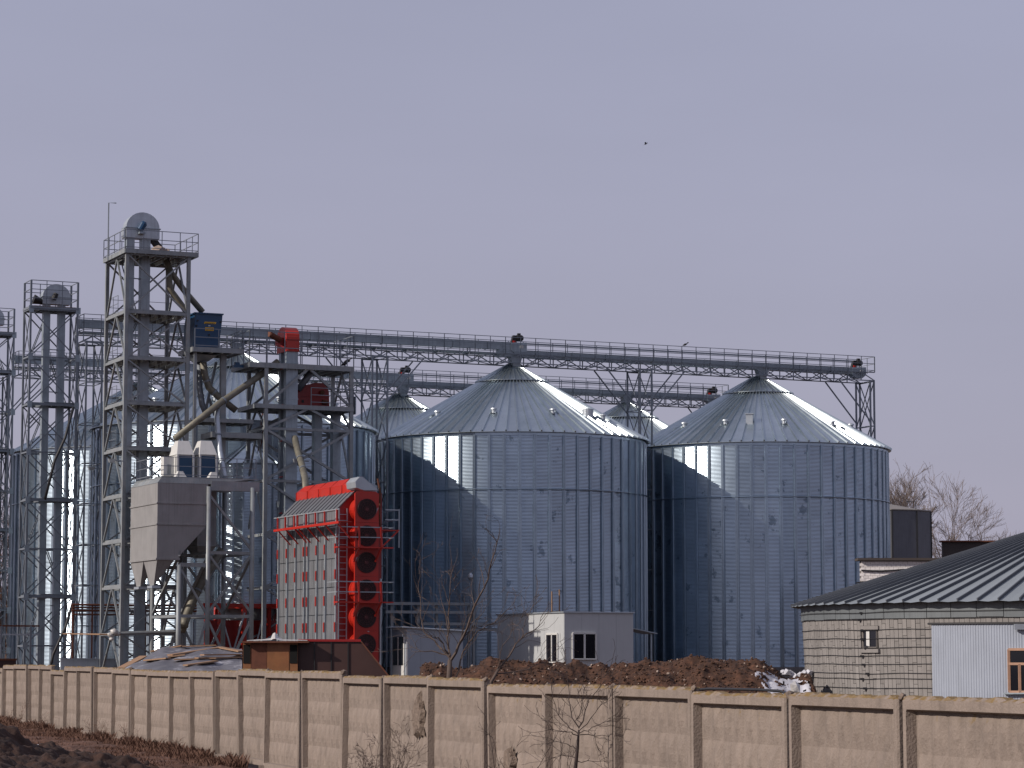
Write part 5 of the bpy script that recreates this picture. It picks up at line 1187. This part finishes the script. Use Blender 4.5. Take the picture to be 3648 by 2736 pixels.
def pile_fn(x, y):
    px = CX + FPX * x / YP; h = 2450
    for (a, ya), (b, yb) in zip(pileprof[:-1], pileprof[1:]):
        if a <= px <= b: s = (px - a)/(b - a); s = s*s*(3-2*s); h = ya + (yb-ya)*s
    zt = at(px, h, YP).z if 1450 < px < 2930 else .4
    w = max(0, 1 - abs(y - YP) / 5.0) ** .9; g = ground_z(x, y) - .1
    e = min(1, (px - 1440) / 60, (2940 - px) / 60); e = max(0, e)
    return g + (zt - g) * w * e + .22 * fbm(x, y, .8) * min(1, w * 3) * e + .13 * fbm(x, y, 2.6) * e * min(1, w*3) + .05 * fbm(x, y, 7) * e * min(1, w*3)
heightfield('soil_pile', at(1440, 2400, YP).x, at(2940, 2400, YP).x, YP - 5, YP + 5, 210, 70, pile_fn, M['soil'], 'long heap of reddish brown excavated soil behind the fence', 'soil heap')
mb, mc = MB(), MB()
for k in range(4500):
    x, y = random.uniform(at(1470, 2400, YP).x, at(2880, 2400, YP).x), YP + random.uniform(-4, 1.0); r_ = random.choice((.03, .035, .04, .05, .08))
    (mb if random.random() < .93 else mc).lump((x, y, pile_fn(x, y) + r_*.2), r_, k, .8)
single('soil_clods', mb, M['clod'], (0, YP, 0), 'loose clods strewn over the soil heap behind the fence', 'soil clods', 'w', kind='stuff')
single('pale_stones', mc, M['stone'], (0, YP, 0), 'small pale stones scattered in the soil heap', 'stones', 'w', kind='stuff')
def snow(name, pts, Y0, Y1, label, seed):
    mb = MB(); nx, ny = 26, 8
    for j in range(ny):
        for i in range(nx):
            f = i/(nx-1); k = f*(len(pts)-1); i0 = min(int(k), len(pts)-2); u = k - i0; px = pts[i0][0]*(1-u) + pts[i0+1][0]*u; top = pts[i0][1]*(1-u) + pts[i0+1][1]*u; bot = pts[i0][2]*(1-u) + pts[i0+1][2]*u
            g = j/(ny-1); Y = Y0 + (Y1-Y0)*g; p = at(px, bot + (top-bot)*g, Y); p.z += .10*noise.noise(p*1.7 + V(seed, 0, 0)) * math.sin(math.pi*f); mb.v.append(p)
    for j in range(ny-1):
        for i in range(nx-1): q = j*nx+i; mb.f.append([q, q+1, q+nx+1, q+nx])
    n0 = len(mb.v); mb.v += [V(mb.v[i].x, mb.v[i].y, .3) for i in range(nx)]
    for i in range(nx-1): mb.f.append([n0+i, n0+i+1, i+1, i])
    return single(name, mb, M['snow'], mb.v[0], label, 'snow patch', 'w', smooth=True)
def snow_on_bank():
    mb = MB(); nx, ny = 40, 22; keep = {}
    for j in range(ny):
        for i in range(nx):
            Y = 101.2 + 2.3 * j / (ny-1); x = at(2690 + 215 * i / (nx-1), 2440, Y).x; keep[i, j] = len(mb.v)
            mb.v.append(V(x, Y, pile_fn(x, Y) * .5 + .5 * pile_fn(x + .2, Y + .1) + .05))
    for j in range(ny-1):
        for i in range(nx-1):
            fx, fy = (i + .5) / (nx-1) * 2 - 1, (j + .5) / (ny-1) * 2 - 1; p = mb.v[keep[i, j]]
            if fx * fx + fy * fy * .9 < 1 + .9 * noise.noise(p * 1.3) and noise.noise(p * 2.6 + V(9, 0, 0)) < .33: mb.f.append([keep[i, j], keep[i+1, j], keep[i+1, j+1], keep[i, j+1]])
    single('snow_patch', mb, M['snow'], at(2800, 2440, 102), 'flat snow patch at the right foot of the soil heap', 'snow patch', 'w', smooth=True)
snow_on_bank()
mbs = MB()
for x, y, r_ in ((2800, 2396, .26), (2815, 2402, .22), (2832, 2410, .2), (2850, 2408, .24), (2865, 2400, .26), (2878, 2398, .25), (2790, 2392, .18)): mbs.lump(at(x, y, 106), r_, x, .8)
single('snow_lumps', mbs, M['snow'], at(2830, 2405, 106), 'row of white snow lumps between soil heap and round hut', 'snow lumps', 'w', kind='stuff')

# foreground mound at lower left
def mound_fn(x, y):
    px = CX + FPX * x / y
    tp = [(-400, 2590), (-60, 2590), (0, 2598), (40, 2618), (90, 2650), (150, 2662), (200, 2655), (250, 2680), (300, 2700), (360, 2697), (430, 2712), (520, 2740), (600, 2770), (900, 2900)]
    h = 2900
    for (a, ya), (b, yb) in zip(tp[:-1], tp[1:]):
        if a <= px <= b: h = ya + (yb-ya)*(px-a)/(b-a)
    zt = at(px, h, 66).z; g = ground_z(x, y) - .15; w = max(0, 1 - abs(y - 66)/11) ** .8
    return max(g, g + (zt - g) * w) + .30 * fbm(x, y, .5) * min(1, w*2) + .10 * fbm(x, y, 5.5) * min(1, w*3) + .16 * fbm(x, y, 2.0) * min(1, w*3)
heightfield('soil_mound', -22, -5, 55, 77, 260, 240, mound_fn, M['soil_d'], 'dark wet soil mound in the lower left corner', 'soil mound')
p = at(128, 2655, 72); snow('snow_patch', [(96, 2652, 2655), (110, 2643, 2662), (130, 2646, 2668), (156, 2652, 2672)], 72, 74, 'small grey snow remnant behind the dark mound at lower left', 2)

# dead grass strip along the fence
def grass():
    mb = MB()
    for k in range(85000):
        i = random.uniform(0, 15.5); a = FP[int(i)].lerp(FP[int(i)+1], i % 1); n = -FN; dd = random.random() ** 1.6 * 11
        p = a + n * (.15 + dd); p.z = ground_z(p.x, p.y) - .02
        near = math.exp(-dd / 1.2); h = random.uniform(.08, .24) + near * random.uniform(0, .28) * (noise.noise(p * .25) > -.1); 
        ang_ = random.uniform(0, 6.28); w = random.uniform(.007, .014); s_ = V(math.cos(ang_), math.sin(ang_), 0) * w; ln = V(random.uniform(-.5, .5), random.uniform(-.5, .5), 0) * h
        q = len(mb.v); mb.v += [p - s_, p + s_, p + ln * .4 + V(0, 0, h*.65) + s_ * .6, p + ln + V(0, 0, h)]; mb.f += [[q, q+1, q+2], [q, q+2, q+3]]
    single('dead_grass', mb, M['grass'], FP[6], 'tangle of brown dead grass along the fence foot at left', 'dead grass', 'w', kind='stuff')
    hv = MB()
grass()
def verge_fn(x, y):
    d = behind_fence(x, y); f = max(0, min(1, -d / 1.5)) * max(0, 1 - max(0, -d - 9) / 4)
    return ground_z(x, y) - .03 + f * (.12 + .22 * max(0, fbm(x, y, .7)) + .07 * fbm(x, y, 3))
mb = MB(); nx, ny = 26, 260
for j in range(ny):
    k = j / (ny - 1) * 17.5; a = FP[int(k)].lerp(FP[int(k)+1], k % 1)
    for i in range(nx): p = a - FN * (-.1 + 13.5 * i / (nx-1)); mb.v.append(V(p.x, p.y, verge_fn(p.x, p.y)))
for j in range(ny-1):
    for i in range(nx-1): q = j*nx+i; mb.f.append([q, q+1, q+nx+1, q+nx])
single('grass_verge', mb, M['grass'], FP[6], frame='w', kind='structure')

# ------------------------------------------------------------------ trees and shrubs
def grow(mb, p, d, L, r, depth, spread, up, nseg=4, kids=(2, 4), fall=.68, minr=.004, n=5, wob=.12, tips=None):
    pts, rs = [p.copy()], [r]; q = p.copy(); dd = d.copy()
    for i in range(nseg):
        dd = (dd + V(random.gauss(0, wob), random.gauss(0, wob), random.gauss(0, wob) + up)).normalized(); q = q + dd * L / nseg; pts.append(q.copy()); rs.append(max(minr, r * (1 - .45 * (i+1)/nseg)))
    mb.path(pts, rs, n if depth > 1 else 3, cap=False)
    if depth <= 0: return
    for k in range(random.randint(*kids)):
        f = random.uniform(.35, 1) if k else 1.; j = min(nseg, max(1, round(f * nseg))); base = pts[j]; ax = dd.orthogonal().normalized()
        ax.rotate(Matrix.Rotation(random.uniform(0, 6.28), 3, dd)); nd = (dd + ax * spread * random.uniform(.6, 1.2)).normalized()
        grow(mb, base, nd, L * fall * random.uniform(.8, 1.15), max(minr, rs[j] * .7), depth-1, spread, up, nseg, kids, fall, minr, n, wob)
def bare_tree(name, base, h, r, label, m, depth=5, spread=.55, up=.05, trunk=.3, lean=(0, 0), kids=(3, 4), minr=.008, fall=.72, wob=.12, cat='tree', seed=1, group=None, stems=1, k_=1.):
    random.seed(seed); t = Thing(name, label, cat, base, 'w', group)
    base = Vector(base); tb = MB(); top = base + V(lean[0], lean[1], h * trunk); tb.path([base - V(0,0,.3), base.lerp(top, .5) + V(.02*h*random.uniform(-1,1), 0, 0), top], [r, r*.85, r*.75], 8)
    t.part('trunk', tb, m, smooth=True); cb = MB()
    Lb = h * (1 - trunk) * (1 - fall) / (1 - fall ** (depth + .6)) * 1.42 * k_
    for k in range(stems if stems > 1 else random.randint(3, 4)):
        a = 6.28 * k / 3.5 + random.random(); d = V(math.cos(a) * spread, math.sin(a) * spread, 1).normalized()
        grow(cb, top - V(0, 0, h*trunk*.25*random.random()), d, Lb * random.uniform(.85, 1.1), r*.6, depth-1, spread, up, 4, kids, fall, minr, 5, wob)
    t.part('crown', cb, m); return t
p = at(3225, 1990, 265); bare_tree('bare_tree', (p.x, p.y, 1.6), at(3225, 1690, 265).z - 1.6, .22, 'bare tree between the right silo and the taller tree', M['bark_l'], 6, .36, .03, .56, seed=3, minr=.012, fall=.70, kids=(3, 4), k_=.95)
p = at(3365, 2000, 265); bare_tree('bare_tree', (p.x, p.y, 1.6), at(3365, 1700, 265).z - 1.6, .28, 'widest bare tree right of the old tank', M['bark_l'], 6, .50, .02, .34, seed=9, minr=.012, fall=.70, kids=(3, 4), k_=.84)
p = at(3470, 2000, 265); bare_tree('bare_tree', (p.x, p.y, 1.6), at(3470, 1770, 265).z - 1.6, .2, 'bare birch behind the brown block', M['bark_l'], 5, .5, -.01, .4, seed=12, minr=.012, kids=(3, 4), k_=.65)
p = at(3545, 2000, 265); bare_tree('weeping_tree', (p.x, p.y, 1.6), at(3545, 1840, 265).z - 1.6, .16, 'thin drooping bare tree at the right end of the tree group', M['bark_l'], 5, .6, -.10, .5, seed=15, minr=.010, kids=(3, 4), k_=.55)
for k, (px, Y, top) in enumerate(((-30, 200, 1780), (6, 215, 1700), (34, 225, 1760), (70, 230, 1900), (22, 195, 2000), (-10, 190, 2050), (48, 193, 2100))):
    p = at(px, 2300, Y); bare_tree('bare_tree', (p.x, p.y, 1.2), at(px, top, Y).z - 1.2, .18, ['bare tree at the left photo edge beside the cut-off tower', 'tallest bare tree at the left photo edge', 'bare tree close against the left rear silo', 'bare tree mostly hidden by the left rear silo', 'low brown tree before the left thicket', 'low leaning tree at the extreme left', 'small brown tree touching the left silo base'][k], M['thicket'], 5, .5, .02, .3, seed=20+k, minr=.016, kids=(3, 4))
mb = MB(); random.seed(5)
for k in range(2600):
    x, y = random.uniform(-70, -36), random.uniform(205, 245); h = random.uniform(3, 8); p = V(x, y, 1.2); d = V(random.gauss(0, .15), random.gauss(0, .15), 1)
    mb.path([p, p + d*h*.5, p + d*h + V(random.gauss(0, .4), 0, 0)], [.05, .035, .015], 3, cap=False)
single('thicket', mb, M['thicket'], (-50, 220, 1.2), 'dense brown thicket far behind at the left edge', 'thicket', 'w', kind='stuff')

def twig_tree(name, trunk_pts, branches, label, m, seed, cat='tree', r0=.08, sub=2, subL=.35, taper=.35):
    """a tree drawn from measured limbs: trunk and main branches in world points, with grown side twigs"""
    random.seed(seed); t = Thing(name, label, cat, trunk_pts[0], 'w')
    n = len(trunk_pts); t.part('trunk', MB().path(trunk_pts, [r0 * (1 - taper * i/(n-1)) for i in range(n)], 8), m, smooth=True); cb = MB()
    for pts, r_ in branches:
        fine = []; 
        for a, b in zip(pts[:-1], pts[1:]):
            for k in range(3): fine.append(a.lerp(b, k/3) + V(random.gauss(0, .02), random.gauss(0, .03), random.gauss(0, .015)) * (1 if k else 0))
        fine.append(pts[-1]); N_ = len(fine); r_ *= .72; cb.path(fine, [max(.004, r_ * (1 - .85 * i/(N_-1))) for i in range(N_)], 5, cap=False)
        for i in range(2, N_):
            if random.random() < .9:
                d = (fine[i] - fine[i-1]).normalized(); ax = d.orthogonal().normalized(); ax.rotate(Matrix.Rotation(random.uniform(0, 6.28), 3, d))
                grow(cb, fine[i], (d + ax * .7).normalized(), subL * random.uniform(.5, 1.2), max(.004, r_ * .3), sub, .5, .03, 3, (1, 2), .65, .0035, 4, .12)
    t.part('branches', cb, m); return t
def pts_at(lst, Y, dy=0.):
    return [at(x, y, Y + dy * i) for i, (x, y) in enumerate(lst)]
Yt = 64
twig_tree('bare_tree', pts_at([(1596, 2560), (1600, 2420), (1603, 2350)], Yt), [
    (pts_at([(1603, 2350), (1596, 2300), (1596, 2200), (1604, 2080), (1612, 2030)], Yt, .15), .045),
    (pts_at([(1606, 2352), (1650, 2270), (1690, 2160), (1740, 2060), (1765, 1960), (1768, 1925)], Yt, -.15), .055),
    (pts_at([(1603, 2345), (1560, 2300), (1510, 2250), (1500, 2160), (1490, 2080), (1500, 1995)], Yt, .2), .035),
    (pts_at([(1600, 2340), (1560, 2325), (1500, 2320), (1460, 2300)], Yt, .1), .03), (pts_at([(1598, 2330), (1560, 2270), (1540, 2270), (1490, 2230)], Yt, -.2), .03),
    (pts_at([(1620, 2420), (1650, 2320), (1700, 2250), (1760, 2220), (1830, 2150)], Yt, .25), .035), (pts_at([(1596, 2240), (1575, 2150), (1567, 2060)], Yt, .2), .02),
    (pts_at([(1618, 2330), (1640, 2290), (1660, 2200), (1655, 2120)], Yt, -.1), .025)], 'bare many-branched tree behind the fence in front of the kiosk', M['bark'], 31, r0=.085, sub=3, subL=.55)
Yt = 57
twig_tree('bare_tree', pts_at([(1738, 2520), (1750, 2430), (1775, 2385)], Yt), [
    (pts_at([(1775, 2385), (1830, 2310), (1857, 2275), (1920, 2230), (1935, 2188)], Yt, .1), .035), (pts_at([(1857, 2275), (1862, 2240), (1880, 2195), (1890, 2170)], Yt, .1), .018),
    (pts_at([(1765, 2400), (1850, 2390), (1940, 2360), (2010, 2290)], Yt, .2), .022), (pts_at([(1770, 2390), (1790, 2300), (1850, 2220), (1880, 2160)], Yt, -.1), .015)],
    'thin leaning sapling whose twigs cross the white cabin', M['bark'], 33, r0=.045, sub=2, subL=.4)
Yt = 46.5
twig_tree('sapling', pts_at([(2046, 2900), (2050, 2736), (2058, 2660), (2062, 2600)], Yt), [
    (pts_at([(2062, 2592), (2035, 2540), (2028, 2470), (2020, 2400), (2017, 2350)], Yt, .1), .016), (pts_at([(2062, 2592), (2085, 2530), (2110, 2480), (2150, 2430), (2180, 2360)], Yt, .1), .018),
    (pts_at([(2062, 2618), (2020, 2580), (1985, 2540), (1965, 2460), (1958, 2400)], Yt, .05), .015), (pts_at([(2058, 2620), (2020, 2608), (1965, 2598), (1950, 2580)], Yt, -.1), .014),
    (pts_at([(2066, 2618), (2110, 2620), (2160, 2622), (2190, 2610)], Yt, .1), .013), (pts_at([(2064, 2612), (2110, 2590), (2160, 2570), (2200, 2560)], Yt, -.1), .012),
    (pts_at([(2050, 2668), (2020, 2650), (1975, 2640), (1952, 2630)], Yt, .1), .013), (pts_at([(2048, 2700), (2000, 2690), (1965, 2700)], Yt, .1), .012), (pts_at([(2052, 2710), (2110, 2712), (2170, 2716)], Yt, .1), .012),
    (pts_at([(2062, 2596), (2064, 2550), (2080, 2470), (2100, 2420)], Yt, .1), .013), (pts_at([(2066, 2600), (2120, 2540), (2160, 2500), (2190, 2460)], Yt, -.1), .012)],
    'slender dark sapling before the fence, branching like a candelabra', M['bark_d'], 35, r0=.045, sub=2, subL=.3, taper=.6)
random.seed(41)
def shrub(name, px, py, top, Y, n, spread, label, m, seed, r=.012, sub=2, subL=.18):
    random.seed(seed); t = Thing(name, label, 'shrub', at(px, py, Y), 'w'); cb = MB(); b = at(px, py, Y); b.z = ground_z(b.x, b.y); ht = at(px, top, Y).z - b.z
    for k in range(n):
        a = random.uniform(-1, 1); d = V(a * spread, random.uniform(-.4, .4) * spread, 1).normalized(); L = ht * random.uniform(.6, 1.05) / d.z
        q = b + V(a*.1, 0, 0); pts = [q]
        for i in range(6): d = (d + V(random.gauss(0, .08), random.gauss(0, .08), 0)).normalized(); q = q + d * L/6; pts.append(q)
        cb.path(pts, [r * (1 - .8*i/6) for i in range(7)], 4, cap=False)
        for i in range(2, 7):
            for _ in range(2):
                ax = V(random.gauss(0, 1), random.gauss(0, 1), random.gauss(.3, .5)).normalized(); grow(cb, pts[i], (d + ax).normalized(), subL * random.uniform(.5, 1.3), r*.35, sub, .6, 0, 2, (1, 3), .6, .003, 3, .15)
    t.part('stems', cb, m)
shrub('dead_shrub', 1385, 2900, 2615, 51.5, 12, .35, 'brown dead shrub against the fence at the lower middle left', M['bark'], 51, .012, 3, .22)
shrub('dead_shrub', 1300, 2900, 2670, 50, 7, .25, 'low spiky dead stalks left of the brown shrub', M['bark'], 53, .009, 2, .12)
shrub('dead_shrub', 1785, 2900, 2560, 48.5, 5, .30, 'few curved dark twigs standing before the spalled fence panel', M['bark_d'], 57, .011, 1, .18)
shrub('dead_shrub', 1985, 2900, 2560, 46.5, 6, .16, 'thin straight twigs beside the sapling stem', M['bark_d'], 59, .009, 1, .12)
shrub('dead_shrub', 2200, 2900, 2640, 44.5, 4, .35, 'pair of bowed twigs right of the sapling', M['bark_d'], 61, .009, 1, .12)
for k, (px, py, top, Y, lab) in enumerate(((45, 2575, 2505, 116, 'tall dry stalk at the far left of the fence foot'), (130, 2585, 2540, 108, 'dry weed tuft by the fence, second from left'), (350, 2630, 2570, 97, 'dry weed tuft where the grass bank begins'), (470, 2650, 2590, 91, 'dry weeds before a middle left fence panel'), (600, 2690, 2640, 84, 'thin dry weeds near the right end of the grass bank'))):
    shrub('dry_weed', px, py, top, Y, 7, .5, lab, M['grass'], 70 + k, .007, 1, .15)

# ------------------------------------------------------------------ birds
def bird(p, label, flying=False, s=1., frame_pt=None):
    t = Thing('crow', label, 'bird', p, 'w'); d = V(.8, .1, .35).normalized()
    t.part('body', MB().path([p - d*.16*s, p - d*.08*s, p + d*.02*s, p + d*.12*s, p + d*.17*s], [.015*s, .05*s, .07*s, .045*s, .02*s], 8), M['bird'], smooth=True)
    h = p + d*.19*s + V(0, 0, .04*s); t.part('head', MB().path([h - d*.04*s, h, h + d*.04*s, h + V(.1*s, 0, .0)], [.02*s, .04*s, .035*s, .004*s], 8), M['bird'], smooth=True)
    t.part('tail', MB().add([p - d*.14*s + V(0, .03*s, 0), p - d*.14*s - V(0, .03*s, 0), p - d*.32*s - V(0, .04*s, .02*s), p - d*.32*s + V(0, .04*s, -.02*s)], [(0,1,2,3)]), M['bird'])
    if flying:
        for q in (-1, 1): t.part('wing', MB().add([p + V(.08*s, 0, .04*s), p + V(-.08*s, 0, .04*s), p + V(-.14*s, q*.3*s, .12*s), p + V(.0, q*.42*s, .14*s), p + V(.08*s, q*.25*s, .12*s)], [(0,1,2,3,4)]), M['bird'])
    else: t.part('legs', MB().beam(p + V(0, .02, -.04), p + V(0, .02, -.13), .012).beam(p + V(0, -.02, -.04), p + V(0, -.02, -.13), .012), M['bird'])
bird(at(2300, 513, 160), 'tiny black bird flying high in the grey sky', True, .55)
q = S2W @ V(sv(2440, 1245, -.95).x, -.95, 20.27 + .13); bird(q, 'black bird perched on the top rail of the front gallery')
for x, y, lab in ((1226, 1297, 'left one of two black birds on the middle deck railing'), (1236, 1286, 'right, higher one of two black birds on the middle deck railing')):
    bird(S2W @ sv(x, y, -12.1), lab, s=1.3)
